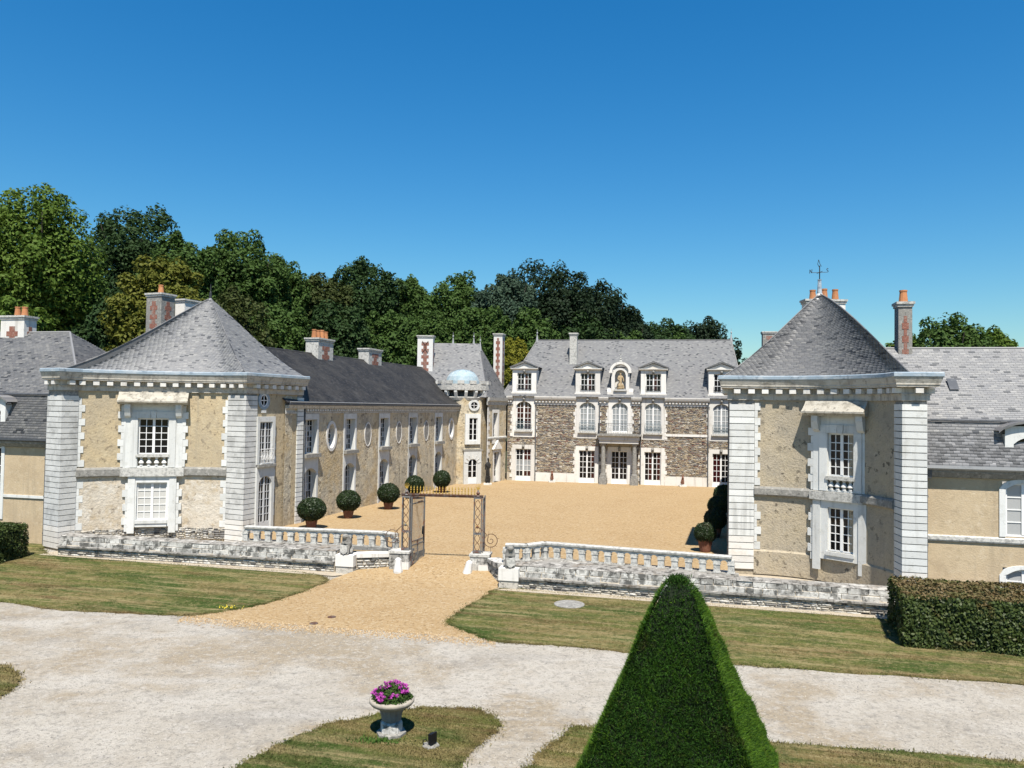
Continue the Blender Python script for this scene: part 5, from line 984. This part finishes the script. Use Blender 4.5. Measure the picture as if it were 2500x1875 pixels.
def ironpost(x, y, z0, z1, w):
    p_ = MB()
    for a in (-w/2, w/2):
        for b_ in (-w/2, w/2): p_.abox(x+a-.022, x+a+.022, y+b_-.022, y+b_+.022, z0, z1)
    for z in (z0+.03, z1-.05, (z0+z1)/2-.4): p_.abox(x-w/2-.02, x+w/2+.02, y-w/2-.02, y+w/2+.02, z, z+.05)
    po_ = p_.build('post', M['iron'], rg)
    for sg in (1, -1):
        c = MB(); n = 26; c.path([(x+sg*(w/2-.05)*math.sin(6.283*k/8.7), y-w/2, z0+.1+(z1-z0-.2)*k/n) for k in range(n+1)], .016, 4); c.build('scrollwork', M['rust'], po_); c = MB(); c.path([(x+w/2, y+sg*(w/2-.05)*math.sin(6.283*k/8.7), z0+.1+(z1-z0-.2)*k/n) for k in range(n+1)], .014, 4); c.build('scrollwork', M['rust'], po_)
    c = MB(); c.ball((x, y-w/2-.02, (z0+z1)/2-.05), .07, 8, 5); c.lathe((x, y, z1+.05), [(.09, 0), (.05, .06), (.09, .14), (.04, .22), (.02, .3)], 8); c.build('boss', M['iron'], po_)
    c = MB(); zz = z1+.42
    for k in range(5): t = math.pi*(.1+.8*k/4); c.tube((x, y, zz-.12), (x+.13*math.cos(t), y, zz+.06+.12*math.sin(t)), .02, 5, .006)
    for k in range(6): c.ball((x+.05*math.cos(k*1.05), y-w/2-.03, (z0+z1)/2-.05+.05*math.sin(k*1.05)), .03, 6, 4)
    c.build('gilt_flower', M['gilt'], po_); return po_
ironpost(-4.62, 34.85, 1.05, 3.44, .32); ironpost(-1.42, 34.5, 1.03, 3.46, .32)
FG = Fr((-4.85, 34.88), (3.65, -.40)); GLn = 3.68
b = MB(); b.box(FG, 0, GLn, -.03, .03, 3.44, 3.50); b.box(FG, 0, GLn, -.05, .05, 3.50, 3.56); b.build('crossbar', M['rust'], rg)
for k in range(21):
    s = .42+k*(GLn-.8)/20; x, y, _ = FG.p(s, 0, 0); c = MB(); c.lathe((x, y, 3.56), [(.012, 0), (.03, .05), (.014, .10), (.014, .13), (.035, .16), (.035, .17), (.010, .19), (.030, .24), (.002, .36)], 6); c.build('spike', M['gilt'], rg)
def leaf_gate(A_, B_, z0, z1):
    F = Fr(A_, (B_[0]-A_[0], B_[1]-A_[1])); L = math.hypot(B_[0]-A_[0], B_[1]-A_[1]); p_ = MB()
    for s in (0, L-.05): p_.box(F, s, s+.05, -.025, .025, z0, z1)
    for z in (z0, z0+.82, z0+1.0, z1-.06, z1-.35): p_.box(F, .05, L-.05, -.018, .018, z, z+.05)
    lf = p_.build('gate_leaf', M['iron'], rg)
    for k in range(1, 11): s = L*k/11; blk('bar', F, s-.010, s+.010, -.010, .010, z0+.05, z1-.06, M['iron'], lf)
    for k in range(9): s = L*(k+.5)/9; blk('short_bar', F, s-.010, s+.010, -.010, .010, z0+.05, z0+1.02, M['iron'], lf)
    blk('kick_plate', F, L-.2, L-.06, -.03, .03, z0+1.2, z0+1.55, M['dkiron'], lf); blk('name_plate', F, L*.45, L*.78, .015, .03, z1-.33, z1-.26, M['rust'], lf)
    return lf
leaf_gate((-4.38, 34.72), (-3.93, 36.0), .40, 3.42); leaf_gate((-1.19, 34.5), (-1.15, 35.8), .42, 3.42)
def spiral(cx, cy, cz, sg):
    c = MB(); pts = []
    for k in range(34):
        t = k/33*4*math.pi; r = .29*(1-.80*k/33) if k > 16 else .29; pts.append((cx+sg*r*math.cos(t+2.2), cy, cz+r*math.sin(t+2.2)))
    c.path(pts, .016, 5); c.path([pts[0], (cx-sg*.5, cy, cz+.55)], .016, 5); c.tube((cx, cy, cz-.29), (cx, cy, 1.0), .014, 4)
    for k in range(11): t = .3+k*.52; c.tube((cx+.29*math.cos(t), cy, cz+.29*math.sin(t)), (cx+.40*math.cos(t), cy, cz+.40*math.sin(t)), .012, 4, .003)
    o = c.build('spiral_guard', M['rust'], rg); return o
spiral(-.83, 34.6, 1.56, 1); spiral(-5.25, 35.0, 1.62, -1)
# guard stones
def guard(x, y, z, h, tilt, label):
    r = MB(); r.lathe((0, 0, -.15), [(.20, 0), (.21, .2), (.17, h*.7), (.14, h+.08), (.07, h+.15)], 8); o = r.build('guard_stone', M['white'], None, mw=Matrix.Translation((x, y, z)) @ Matrix.Rotation(tilt, 4, 'Y')); tag(o, label, 'guard stone', 'stones guarding the gateway')
guard(-4.85, 34.2, .2, .62, 0, 'upright white guard stone at the foot of the left gate pier'); guard(-1.82, 33.95, .18, .62, .18, 'leaning white guard stone at the foot of the right gate pier')
# short side walls and lion pedestals
def sidewall(A_, B_, label, m2):
    F = Fr(A_, (B_[0]-A_[0], B_[1]-A_[1])); L = math.hypot(B_[0]-A_[0], B_[1]-A_[1]); r = thing('side_wall', F.p(L/2, -.2, 0), label, 'wall', 'short walls flanking the gateway')
    b = MB(); b.box(F, 0, L, -.45, -.03, -.1, .74); b.build('core', M['mortar'], r); stones_obj('rubble', stones_on(F, .01, L-.01, .02, .72, -.03, (.12, .05), (.4, .12), .05), M['wallstone'], r)
    s = 0
    while s < L-.05: w = min(L-s, random.uniform(.7, 1.1)); blk('coping', F, s+.005, s+w-.005, -.5, .06, .73, .90+random.uniform(-.01, .01), m2, r); s += w
sidewall((-6.75, 34.55), (-5.34, 34.85), 'short wall with cream coping between lion and left gate pier', M['stone']); sidewall((-.92, 34.1), (-.42, 32.75), 'short lichened wall between right gate pier and lion', M['old'])
def pedestal(x, y, label):
    F = Fr((x, y), (1, -.2)); r = thing('pedestal', (x, y, 0), label, 'pedestal', 'lion pedestals'); blk('foot', F, -.40, .40, -.45, .22, -.1, .36, M['wallstone'], r); blk('block', F, -.42, .42, -.48, .26, .36, .86, M['stone'], r)
pedestal(-7.2, 34.65, 'stone block under the left lion at the end of the wall'); pedestal(.02, 32.35, 'stone block under the right lion at the end of the wall')
def lion(x, y, z, ang, label):
    v = [(0, .12, .18), (0, .05, .42), (0, -.08, .60), (0, -.14, .76), (0, -.24, .82), (0, -.36, .78), (-.12, -.14, .40), (-.13, -.24, .05), (-.13, -.33, .03), (.12, -.14, .40), (.13, -.24, .05), (.13, -.33, .03), (-.17, .10, .20), (-.20, -.08, .06), (.17, .10, .20), (.20, -.08, .06), (.02, .30, .12), (.10, .40, .05)]
    e = [(0, 1), (1, 2), (2, 3), (3, 4), (4, 5), (1, 6), (6, 7), (7, 8), (1, 9), (9, 10), (10, 11), (0, 12), (12, 13), (0, 14), (14, 15), (0, 16), (16, 17)]
    rd = [.20, .20, .20, .19, .14, .09, .10, .07, .07, .10, .07, .07, .13, .07, .13, .07, .05, .04]
    o = skin('lion_statue', v, e, rd, M['dust'], None, 1, Matrix.Translation((x, y, z)) @ Matrix.Rotation(ang, 4, 'Z')); tag(o, label, 'lion statue', 'weathered seated stone lions')
    s_ = MB(); s_.add([(-.17, -.34, .42), (.17, -.34, .42), (.17, -.36, .15), (0, -.37, .03), (-.17, -.36, .15), (-.17, -.28, .42), (.17, -.28, .42), (.17, -.30, .15), (0, -.31, .03), (-.17, -.30, .15)], [[0, 4, 3, 2, 1], [5, 6, 7, 8, 9], [0, 1, 6, 5], [1, 2, 7, 6], [4, 0, 5, 9], [2, 3, 8, 7], [3, 4, 9, 8]]); s_.build('shield', M['lichen'], o, mw=WM[o].copy())
lion(-7.2, 34.72, .86, -.25, 'weathered stone lion seated on the wall end left of the gate'); lion(.02, 32.42, .86, .1, 'weathered stone lion seated on the wall end right of the gate')

# ------------------------------------------------------------------ potted box balls
SPH = unit(rng.normal(size=(9000, 3)))
def ballfoliage(r, n, lump, seed):
    sq_ = np.random.default_rng(seed).uniform(.93, 1.07, 3)
    P = SPH[rng.permutation(9000)[:n]]; k = unit(np.random.default_rng(seed).normal(size=(40, 3))); bump_ = np.max(P @ k.T, 1); rr = r*(1-lump+lump*bump_)
    P = P*np.array([1, 1, .92])*sq_; st_ = rng.uniform(0, 1, n) < .05; rr = rr*np.where(st_, rng.uniform(1.0, 1.10, n), 1.0); V1, F1 = leaf_quads(P*rr[:, None], P, r*.075, r*.042, .7); V2, F2 = leaf_quads(P*rr[:, None]*.93, P, r*.09, r*.06, .5)
    return np.concatenate([V1, V2]), np.concatenate([F1, F2+len(V1)])
def topiary(x, y, z, r, label, group, potm='terracotta', brown=False):
    t = thing('potted_topiary', (x, y, z), label, 'potted plant', group)
    c = MB(); c.lathe((x, y, z), [(.24, 0), (.26, .06), (.36, .55), (.40, .57), (.41, .66), (.37, .66), (.35, .6)], 14); c.build('pot', M[potm], t)
    c = MB(); c.tube((x, y, z+.5), (x, y, z+1.05), .06, 7); c.build('trunk', M['bark'], t)
    V, Fc = ballfoliage(r, 5200, .20, int(abs(x*100))); V = V+np.array([x, y, z+.44+r*.86]); nobj('foliage', V, Fc, M['box'], t)
    c = MB(); c.ball((x, y, z+.44+r*.86), r*.86, 14, 9, (1, 1, .92)); c.build('inner_mass', M['box'], t)
G1 = 'clipped box balls along the left wing'; G2 = 'clipped box balls along the right side'
topiary(-10.96, 43.2, COURT, .72, 'potted box ball nearest the left pavilion, first of the left row', G1); topiary(-9.78, 47.3, COURT, .70, 'potted box ball second of the left row, brownish', G1); topiary(-8.04, 51.6, COURT, .71, 'potted box ball third of the left row, casting a clear shadow', G1)
topiary(-7.05, 57.5, COURT, .70, 'potted box ball fourth of the left row, behind the gilded spikes', G1); topiary(-5.45, 62, COURT, .72, 'potted box ball fifth of the left row, nearest the turret', G1)
topiary(9.50, 38.0, COURT, .54, 'small potted box ball behind the right balustrade end', G2); topiary(11.15, 42.4, COURT, .62, 'shaded potted box ball second on the right side', G2); topiary(12.75, 47.9, COURT, .66, 'sunlit potted box ball third on the right side', G2); topiary(14.75, 54.0, COURT, .70, 'potted box ball farthest back on the right side', G2)
# ------------------------------------------------------------------ statues
def hare(s, d, label):
    x, y, _ = FM.p(s, d, 0); t = thing('hare_statue', (x, y, COURT), label, 'hare statue', 'terracotta hares against the manor')
    v = [(0, .05, .25), (0, -.02, .45), (0, -.08, .62), (0, -.16, .70), (0, -.25, .67), (-.05, -.06, .80), (-.07, -.04, 1.0), (.05, -.06, .80), (.07, -.04, 1.0), (-.08, -.12, .4), (-.08, -.2, .12), (.08, -.12, .4), (.08, -.2, .12), (.14, .05, .14), (-.14, .05, .14)]
    e = [(0, 1), (1, 2), (2, 3), (3, 4), (3, 5), (5, 6), (3, 7), (7, 8), (1, 9), (9, 10), (1, 11), (11, 12), (0, 13), (0, 14)]
    skin('body', v, e, [.15, .14, .10, .10, .06, .035, .03, .035, .03, .05, .045, .05, .045, .1, .1], M['terracotta'], t, 1, Matrix.Translation((x, y, COURT+.1)))
    c = MB(); c.abox(x-.3, x+.3, y-.3, y+.28, COURT-.02, COURT+.12); c.build('base', M['stone'], t)
hare(4.35, .5, 'terracotta hare sitting by the wall left of the portico'); hare(16.1, .5, 'terracotta hare sitting by the wall right of the portico')
x, y, _ = FM.p(10.47, -.12, 0)
v = [(0, 0, .75), (0, .0, 1.0), (0, 0, 1.25), (0, -.01, 1.42), (0, -.02, 1.55), (0, -.03, 1.66), (-.09, -.02, .45), (-.12, -.03, .05), (.08, .0, .45), (.10, 0, .05), (-.19, 0, 1.30), (-.26, -.10, 1.05), (-.10, -.18, .92), (.19, 0, 1.30), (.28, -.08, 1.06), (.30, -.12, .80), (.26, .02, .4), (.30, .0, .08), (-.24, .02, .25)]
e = [(0, 1), (1, 2), (2, 3), (3, 4), (4, 5), (0, 6), (6, 7), (0, 8), (8, 9), (2, 10), (10, 11), (11, 12), (2, 13), (13, 14), (14, 15), (8, 16), (16, 17), (6, 18)]
tag(skin('statue', v, e, [.19, .16, .17, .07, .11, .07, .16, .19, .15, .18, .08, .06, .05, .08, .06, .05, .12, .14, .13], M['ochre_statue'], None, 2, Matrix.Translation((x, y, 9.2)) @ Matrix.Scale(.92, 4)), 'ochre stone figure of a robed woman standing in the roof niche', 'statue')
t = thing('sculpture', (-2.0, 68.6, COURT), 'tall dark bronze sculpture standing beside the turret door', 'sculpture')
v = [(0, 0, .9), (.02, 0, 1.3), (0, 0, 1.7), (.03, 0, 1.95), (0, -.03, 2.15), (0, -.03, 2.3), (-.1, 0, .5), (-.12, 0, .05), (.12, 0, .5), (.1, 0, .05), (-.22, 0, 1.65), (-.2, -.1, 1.2), (.22, 0, 1.65), (.16, -.12, 1.35)]
skin('figure', v, [(0, 1), (1, 2), (2, 3), (3, 4), (4, 5), (0, 6), (6, 7), (0, 8), (8, 9), (2, 10), (10, 11), (2, 12), (12, 13)], [.17, .15, .18, .07, .11, .08, .13, .15, .13, .15, .08, .06, .08, .06], M['bronze'], t, 1, Matrix.Translation((-2.0, 68.6, COURT+.1)))
c = MB(); c.abox(-2.35, -1.65, 68.3, 68.9, COURT-.02, COURT+.14); c.build('base', M['stone'], t)

# ------------------------------------------------------------------ flower urn, floodlight, covers
M['urn'] = mat('cast_stone_urn', (.50, .45, .37), [((.34, .31, .27), 5, .5, .65, .6), ((.60, .56, .48), 9, .55, .66, .5)], bump=(25, .008)); M['urn_shade'] = mat('shaded_cast_stone', (.33, .32, .29), [((.22, .21, .20), 7, .5, .65, .6)], bump=(25, .008))  # second tone is for the bowl, the rim's shade put into its colour
ux, uy = -2.62, 17.9
t = thing('flower_urn', (ux, uy, .03), 'fluted stone urn of pink flowers on the grass island', 'urn')
c = MB(); c.lathe((ux, uy, .03), [(.34, 0), (.34, .06), (.30, .08)], 8); c.build('slab', M['dust'], t)
c = MB(); c.lathe((ux, uy, .11), [(.25, 0), (.25, .20), (.22, .22), (.16, .24)], 8); c.build('foot', M['old'], t)
c = MB(); c.lathe((ux, uy, .34), [(.19, 0), (.215, .02), (.225, .08), (.24, .16), (.275, .26), (.34, .34)], 28, .03); c.build('bowl', M['urn_shade'], t)
c = MB(); c.lathe((ux, uy, .68), [(.34, 0), (.46, .03), (.51, .09), (.515, .14), (.48, .165), (.41, .17), (.39, .12)], 32); c.build('rim', M['urn'], t, smooth=True)
c = MB(); c.lathe((ux, uy, .76), [(.40, 0), (.40, .04), (.2, .06)], 16); c.build('soil', M['soil'], t)
n = 2600; d_ = unit(rng.normal(size=(n, 3))); d_[:, 2] = abs(d_[:, 2]); rr = rng.uniform(.3, 1, n)**.5; P = d_*rr[:, None]*np.array([.48, .48, .31])+np.array([ux, uy, .80]); P[:, 2] += .03*np.sin(P[:, 0]*23)+.03*np.cos(P[:, 1]*19)
dr = rng.uniform(0, 1, n) < .08; P[dr, 2] -= rng.uniform(.02, .12, dr.sum()); V, Fc = leaf_quads(P, d_+np.array([0, -.2, .5]), .032, .02, .6); nobj('leaves', V, Fc, M['flowerleaf'], t)
P_all = []
for k in range(42):
    a, rr = random.uniform(0, 6.283), random.uniform(.05, .98)**.5; p = np.array([ux+.48*rr*math.cos(a), uy+.48*rr*math.sin(a), .82+.31*math.sqrt(max(0, 1-rr*rr))+random.uniform(0, .05)])
    q = unit(rng.normal(size=(16, 3)))*np.array([.055, .055, .04])*rng.uniform(.4, 1, (16, 1))+p; V, Fc = leaf_quads(q, unit(q-p)+np.array([0, -.3, .4]), .022, .018, .5); nobj('flower_head', V, Fc, M['petal'], t)
n = 260; P = np.stack([ux-.2+rng.normal(0, .28, n), uy-.42+rng.normal(0, .07, n), np.full(n, .04)], 1); V, Fc = sprigs(P, np.tile([[0, 0, 1.]], (n, 1)), .09, .02, .6); g_ = nobj('grass', V, Fc, M['green']); tag(g_, 'tuft of fresh green grass at the foot of the urn', 'grass', kind='stuff')
lx, ly = -1.66, 17.3; t = thing('floodlight', (lx, ly, .04), 'small black garden floodlight on a stone slab near the urn', 'floodlight')
c = MB(); c.lathe((lx, ly, .03), [(.2, 0), (.19, .03)], 7); c.build('slab', M['dust'], t)
c = MB(); F = Fr((lx+.03, ly), (.55, .83)); c.box(F, -.08, .08, -.05, .04, .10, .30); c.box(F, -.1, .1, .02, .05, .09, .32); c.tube((lx, ly, .06), (lx, ly, .14), .02, 6); c.build('lamp_head', M['black'], t)
c = MB(); c.path([(lx-.12+.05*math.cos(k*.7), ly-.03, .12+.06*math.sin(k*.7)) for k in range(7)], .01, 5); c.build('cable', M['black'], t)
c = MB(); c.lathe((2.3, 29.72, .03), [(.58, -.03), (.58, .03), (.54, .045)], 22); o = c.build('well_cover', M['dust']); tag(o, 'round grey stone cover set in the right-hand lawn', 'stone cover')
for (x, y), lb in (((-6.62, 26.72), 'small dark iron cover at the edge of the golden gravel, nearer the drive'), ((-6.2, 27.55), 'small dark iron cover lying in the golden gravel')):
    c = MB(); c.lathe((x, y, .015), [(.15, 0), (.15, .012), (.12, .02)], 14); tag(c.build('drain_cover', M['rust']), lb, 'drain cover', 'iron covers in the gravel')
n = 26; P = np.stack([-10.1+rng.normal(0, .22, n), 28.35+rng.normal(0, .1, n), rng.uniform(.06, .13, n)], 1); V, Fc = leaf_quads(P, np.tile([[0, -.3, 1.]], (n, 1)), .03, .025, .4); M['ydaisy'] = mat('yellow_daisies', (.75, .58, .05)); tag(nobj('wild_flowers', V, Fc, M['ydaisy']), 'yellow wild flowers at the lawn corner beside the gravel', 'flowers', kind='stuff')

# ------------------------------------------------------------------ hedges
def hedge(quad, h, label, n, topm=M['hedgetop']):
    """quad: plan corners in order; leafy faces and top on a dark core"""
    Q = [Vector(q) for q in quad]; cx = sum((q for q in Q), Vector((0, 0)))/4; t = thing('hedge', (cx.x, cx.y, 0), label, 'hedge', 'clipped hedges at the picture edges')
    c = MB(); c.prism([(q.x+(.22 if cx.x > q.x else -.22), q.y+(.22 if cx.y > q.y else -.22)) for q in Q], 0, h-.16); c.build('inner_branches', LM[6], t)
    per = [(Q[i], Q[(i+1) % 4]) for i in range(4)]; Ls = np.array([(b_-a).length for a, b_ in per]); P = []; N = []
    for (a, b_), L in zip(per, Ls):
        k = int(n*L*h/ (Ls.sum()*h)); u = rng.uniform(0, 1, k); z = rng.uniform(.02, h, k); d = (b_-a).normalized(); nv = np.array([d.y, -d.x, 0]); mid_ = (a+b_)/2-cx
        if nv[0]*mid_.x+nv[1]*mid_.y < 0: nv = -nv
        p = np.stack([a.x+(b_.x-a.x)*u, a.y+(b_.y-a.y)*u, z], 1); w = .05*np.sin(u*L*2.1+z*1.7)+.03*np.sin(z*5+u*L*4.2)-.05*(z/h)**6+rng.normal(0, .03, k); P.append(p+nv*w[:, None]); N.append(np.tile(nv, (k, 1)))
    P = np.concatenate(P); N = np.concatenate(N); V, Fc = leaf_quads(P, N+np.array([0, 0, .25]), .055, .034, .55); nobj('side_leaves', V, Fc, M['hedge'], t)
    k = int(n*.5); u, v = rng.uniform(0, 1, (k, 1)), rng.uniform(0, 1, (k, 1)); q = [np.array([p.x, p.y]) for p in Q]; p = (q[0]*(1-u)+q[1]*u)*(1-v)+(q[3]*(1-u)+q[2]*u)*v
    z = h+.03*np.sin(p[:, :1]*2.3)+.03*np.cos(p[:, 1:]*3.1)+rng.normal(0, .03, (k, 1)); V, Fc = leaf_quads(np.concatenate([p, z], 1), np.tile([[0, 0, 1.]], (k, 1)), .05, .032, .6); nobj('top_leaves', V, Fc, topm, t)
hedge([(12.62, 25.1), (24, 22.4), (24.9, 25.2), (13.6, 27.95)], 1.66, 'long clipped hedge with scorched brown top before the right-hand wing', 26000)
hedge([(-26.2, 32.8), (-23.1, 33.6), (-22.95, 37.25), (-26.4, 38.2)], 1.55, 'dark clipped hedge at the left edge of the lawn', 15000, M['hedge'])

# ------------------------------------------------------------------ yew pyramid
yx, yy, ya = 3.13, 14.5, R_(-18)
prof = [(0.0, 1.65), (.3, 1.78), (.75, 1.70), (1.2, 1.54), (1.6, 1.36), (2.3, 1.06), (2.9, .81), (3.6, .56), (3.9, .43), (4.15, .31), (4.33, .17), (4.42, .04)]
pz = np.array([p[0] for p in prof]); pa = np.array([p[1] for p in prof])
t = thing('yew_topiary', (yx, yy, 0), 'tall clipped yew pyramid standing in the near grass', 'topiary')
rotm = np.array([[math.cos(ya), -math.sin(ya)], [math.sin(ya), math.cos(ya)]])
def yew_pts(n, inset=0.0):
    z = 4.42*(1-np.sqrt(rng.uniform(0, 1, n)))*1.0; z = np.clip(z+rng.uniform(-.02, .02, n), 0.02, 4.42); a = np.interp(z, pz, pa)-inset
    u = rng.uniform(-1, 1, n); f = rng.integers(0, 4, n); u = np.sign(u)*abs(u); sq = np.where(abs(u) > .9, 1-.0*((abs(u)-.9)/.1)**2*.9, 1.0)
    loc = np.stack([u*a, -a*sq], 1); nv = np.stack([np.zeros(n), -np.ones(n)], 1)
    for k in range(4):
        m_ = f == k; ang = k*math.pi/2; R2 = np.array([[math.cos(ang), -math.sin(ang)], [math.sin(ang), math.cos(ang)]]); loc[m_] = loc[m_] @ R2.T; nv[m_] = nv[m_] @ R2.T
    wob = 1+.014*np.sin(z*5.3+f*2+u*3)+.012*np.sin(z*11+u*7); loc = loc*wob[:, None]
    P2 = loc @ rotm.T+np.array([yx, yy]); N2 = nv @ rotm.T; return np.concatenate([P2, z[:, None]], 1), np.concatenate([N2, np.full((n, 1), .35)], 1), f, u, z
P, N, f, u, z = yew_pts(210000)
tp = np.stack([yx+rng.normal(0, .09, 2200), yy+rng.normal(0, .09, 2200), rng.uniform(4.1, 4.42, 2200)], 1); P = np.concatenate([P, tp]); N = np.concatenate([N, np.tile([[0, 0, 1.0]], (2200, 1))])
V, Fc = sprigs(P, N, .046, .009, .6); nobj('needles', V, Fc, M['yew'], t)
P2, N2, f2, u2, z2 = yew_pts(44000, -.01); keep = (f2 != 0) | (abs(u2) > .93) | (rng.uniform(0, 1, len(u2)) < .38); P2, N2 = P2[keep], N2[keep]  # sides and edges thicker with pale shoots, for young growth and painted grazing light
V, Fc = sprigs(P2, N2+np.array([0, 0, .6]), .062, .008, .45); nobj('shoots', V, Fc, M['yewtip'], t)
P3, N3, f3, u3, z3 = yew_pts(26000, -.01); k3 = abs(u3) > .93; V, Fc = sprigs(P3[k3], N3[k3]+np.array([0, 0, .9]), .12, .008, .5); nobj('stray_shoots', V, Fc, M['yewtip'], t)
c = MB(); K = len(prof)
for zz, a in prof:
    for sx, sy in ((-1, -1), (1, -1), (1, 1), (-1, 1)): q = rotm @ np.array([sx*max(.02, a-.035), sy*max(.02, a-.035)]); c.v.append((yx+q[0], yy+q[1], zz*.985))
for k in range(K-1):
    for i in range(4): c.f.append([4*k+i, 4*k+(i+1) % 4, 4*k+4+(i+1) % 4, 4*k+4+i])
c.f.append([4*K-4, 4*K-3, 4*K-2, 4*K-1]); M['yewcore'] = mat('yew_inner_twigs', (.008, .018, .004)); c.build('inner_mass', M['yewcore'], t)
c = MB(); c.tube((yx, yy, -.1), (yx, yy, .6), .22, 8, .18); c.build('trunk', M['bark'], t)

# ------------------------------------------------------------------ trees of the wooded hill
def tree(x, y, ztop, w, ci, label, group, seed, dens=1.0, tall=None):
    r0 = np.random.default_rng(seed); zb = hill_z(x, y)-.3 if y > 79 else 0; H = ztop-zb; ch = min(H*.92, max(1.35*w, H*.62)) if tall is None else tall
    t = thing('tree', (x, y, zb), label, 'tree', group)
    cz = ztop-ch*.5; R3 = np.array([w*.5, w*.5, ch*.5]); nc = int(105*dens)
    C = unit(r0.normal(size=(nc, 3))); C[:, 1] = np.where(r0.uniform(0, 1, nc) < .7, -abs(C[:, 1]), C[:, 1]); rad = r0.uniform(.45, .92, (nc, 1)); C = C*rad; rc = r0.uniform(.13, .29, nc)*(1.12-.35*np.linalg.norm(C, axis=1))
    pl = []; nl = []; per = int(135*dens**.3)
    for c_, r_ in zip(C, rc):
        d = unit(r0.normal(size=(per, 3))); d[:, 2] = np.where(r0.uniform(0, 1, per) < .35, abs(d[:, 2]), d[:, 2]); q = c_+d*r_*(r0.uniform(.35, 1, (per, 1))**.45)*np.array([1, 1, .85])
        pl.append(q); nl.append(d+np.array([0, 0, .35]))
    ns = 5200; d = unit(r0.normal(size=(ns, 3))); d[:, 1] = np.where(r0.uniform(0, 1, ns) < .6, -abs(d[:, 1]), d[:, 1]); ph = r0.uniform(0, 6, 6)
    wob = .80+.10*np.sin(d[:, 0]*5+ph[0])*np.sin(d[:, 2]*6+ph[1])+.08*np.sin(d[:, 0]*11+ph[2]+3*d[:, 1])*np.sin(d[:, 2]*13+ph[3]); q = d*(wob*(r0.uniform(.5, 1, ns)**.3)*1.08)[:, None]; pl.append(q); nl.append(d+r0.normal(0, .4, (ns, 3))+np.array([0, 0, .3]))
    P = np.concatenate(pl)*R3+np.array([x, y, cz]); N = np.concatenate(nl); ls = .115+.00105*y
    V, Fc = leaf_quads(P, N, ls*1.05, ls*.62, .55); nobj('crown', V, Fc, LM[ci], t)
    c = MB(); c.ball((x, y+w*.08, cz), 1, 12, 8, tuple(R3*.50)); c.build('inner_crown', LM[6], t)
    c = MB(); tr = .12+.018*H; c.tube((x, y, zb-.3), (x+r0.normal(0, .3), y, cz), tr, 8, tr*.6)
    for k in range(6):
        a = r0.uniform(0, 6.28); e_ = np.array([math.cos(a), math.sin(a), r0.uniform(.1, .9)])*R3*.7+np.array([x, y, cz]); c.tube((x, y, zb+H*.35), tuple(e_), tr*.45, 6, .04)
    c.build('trunk', M['bark'], t)
TR = [(-51, 72, 25.5, 12.5, 0, 'bright leafy tree cut by the left picture edge'), (-45.5, 75, 28.3, 12.5, 0, 'tallest bright green tree, near the left picture edge'), (-47.1, 98, 33.0, 14.5, 1, 'dark round-topped tree rising above the left pavilion roof'),
 (-37.3, 88, 27.3, 9.4, 2, 'soft green tree between the dark tree and the leaning crown'), (-33.5, 95, 28.9, 12.5, 2, 'loose green tree with ragged crown right of the left pavilion apex'), (-29.9, 100, 26.4, 9.8, 2, 'green tree on the falling skyline above the wing roof'),
 (-25.5, 104, 25.4, 10.4, 4, 'olive-tinged tree at the dip of the skyline'), (-20.3, 108, 28.3, 13, 1, 'dark green tree above the low chimney'), (-14.5, 112, 26.2, 10, 2, 'small green skyline tree left of the tall white chimney'),
 (-8.5, 112, 26.8, 12.4, 2, 'mid-green skyline tree behind the corner house finials'), (-.8, 108, 26.6, 10, 5, 'blue-green tree beside the blackish oak'), (5.4, 114, 30.0, 16.5, 6, 'huge blackish oak, highest above the manor roof'), (12.3, 116, 26.4, 14.5, 6, 'blackish tree sloping down right of the huge oak'),
 (17.9, 120, 22.7, 9.5, 6, 'low blackish tree ending the dark slope'), (26.2, 135, 23.6, 13, 1, 'far dark tree above the right half of the manor roof'), (34.7, 142, 25.2, 15, 6, 'far blackish tree near the right end of the manor ridge'), (44.5, 140, 18.0, 9.5, 1, 'far low tree between manor and right pavilion roof'),
 (-38.2, 60, 15.5, 6.6, 0, 'bright low tree behind the twin-pot chimney'), (-44.1, 78, 21.8, 9.0, 2, 'shaded green tree under the tallest bright tree'), (-35.3, 70, 17.8, 7.6, 1, 'dark tree between twin-pot chimney and golden tree'),
 (-30.7, 68, 20.3, 9.6, 3, 'golden olive tree behind the left pavilion chimneys'), (-29.3, 80, 19.4, 10, 4, 'brownish tree right of the left pavilion spike'), (-27.2, 90, 19.6, 11, 2, 'green tree just above the wing roof, left end'), (-21.0, 94, 20.0, 12, 1, 'dark tree behind the pot-crowded chimney'),
 (-15.2, 98, 20.1, 11, 2, 'green tree behind the potless brick chimney'), (-9.8, 102, 20.1, 9.6, 2, 'green tree behind the corner house roof'), (-3.9, 102, 20.8, 9.6, 2, 'green tree between corner house and manor chimney'), (2.0, 103, 20.4, 11, 2, 'green tree above the left end of the manor ridge'),
 (8.6, 110, 21.0, 12.4, 1, 'dark tree low behind the manor ridge centre'), (15.5, 112, 19.1, 11, 2, 'green tree low behind the manor ridge, right of centre'), (26.2, 125, 19.6, 12, 2, 'green tree peeping over the right part of the manor ridge'), (.2, 92, 16.0, 4.2, 7, 'small yellow-leaved tree beside the manor chimney'),
 (41.0, 82, 16.2, 5.4, 0, 'light green tree left of the slim right chimney'), (44.9, 80, 17.9, 9.2, 2, 'round green tree right of the slim right chimney'), (51.8, 84, 17.0, 6.2, 0, 'light green tree at the far right of the roofline')]
for i, (x, y, zt, w, ci, lb) in enumerate(TR): tree(x, y, zt, w, ci, lb, 'trees of the wooded hill' if x < 50 and i < 32 else 'trees behind the right-hand wing', 100+i, 1.15 if w > 11 else 1.0)
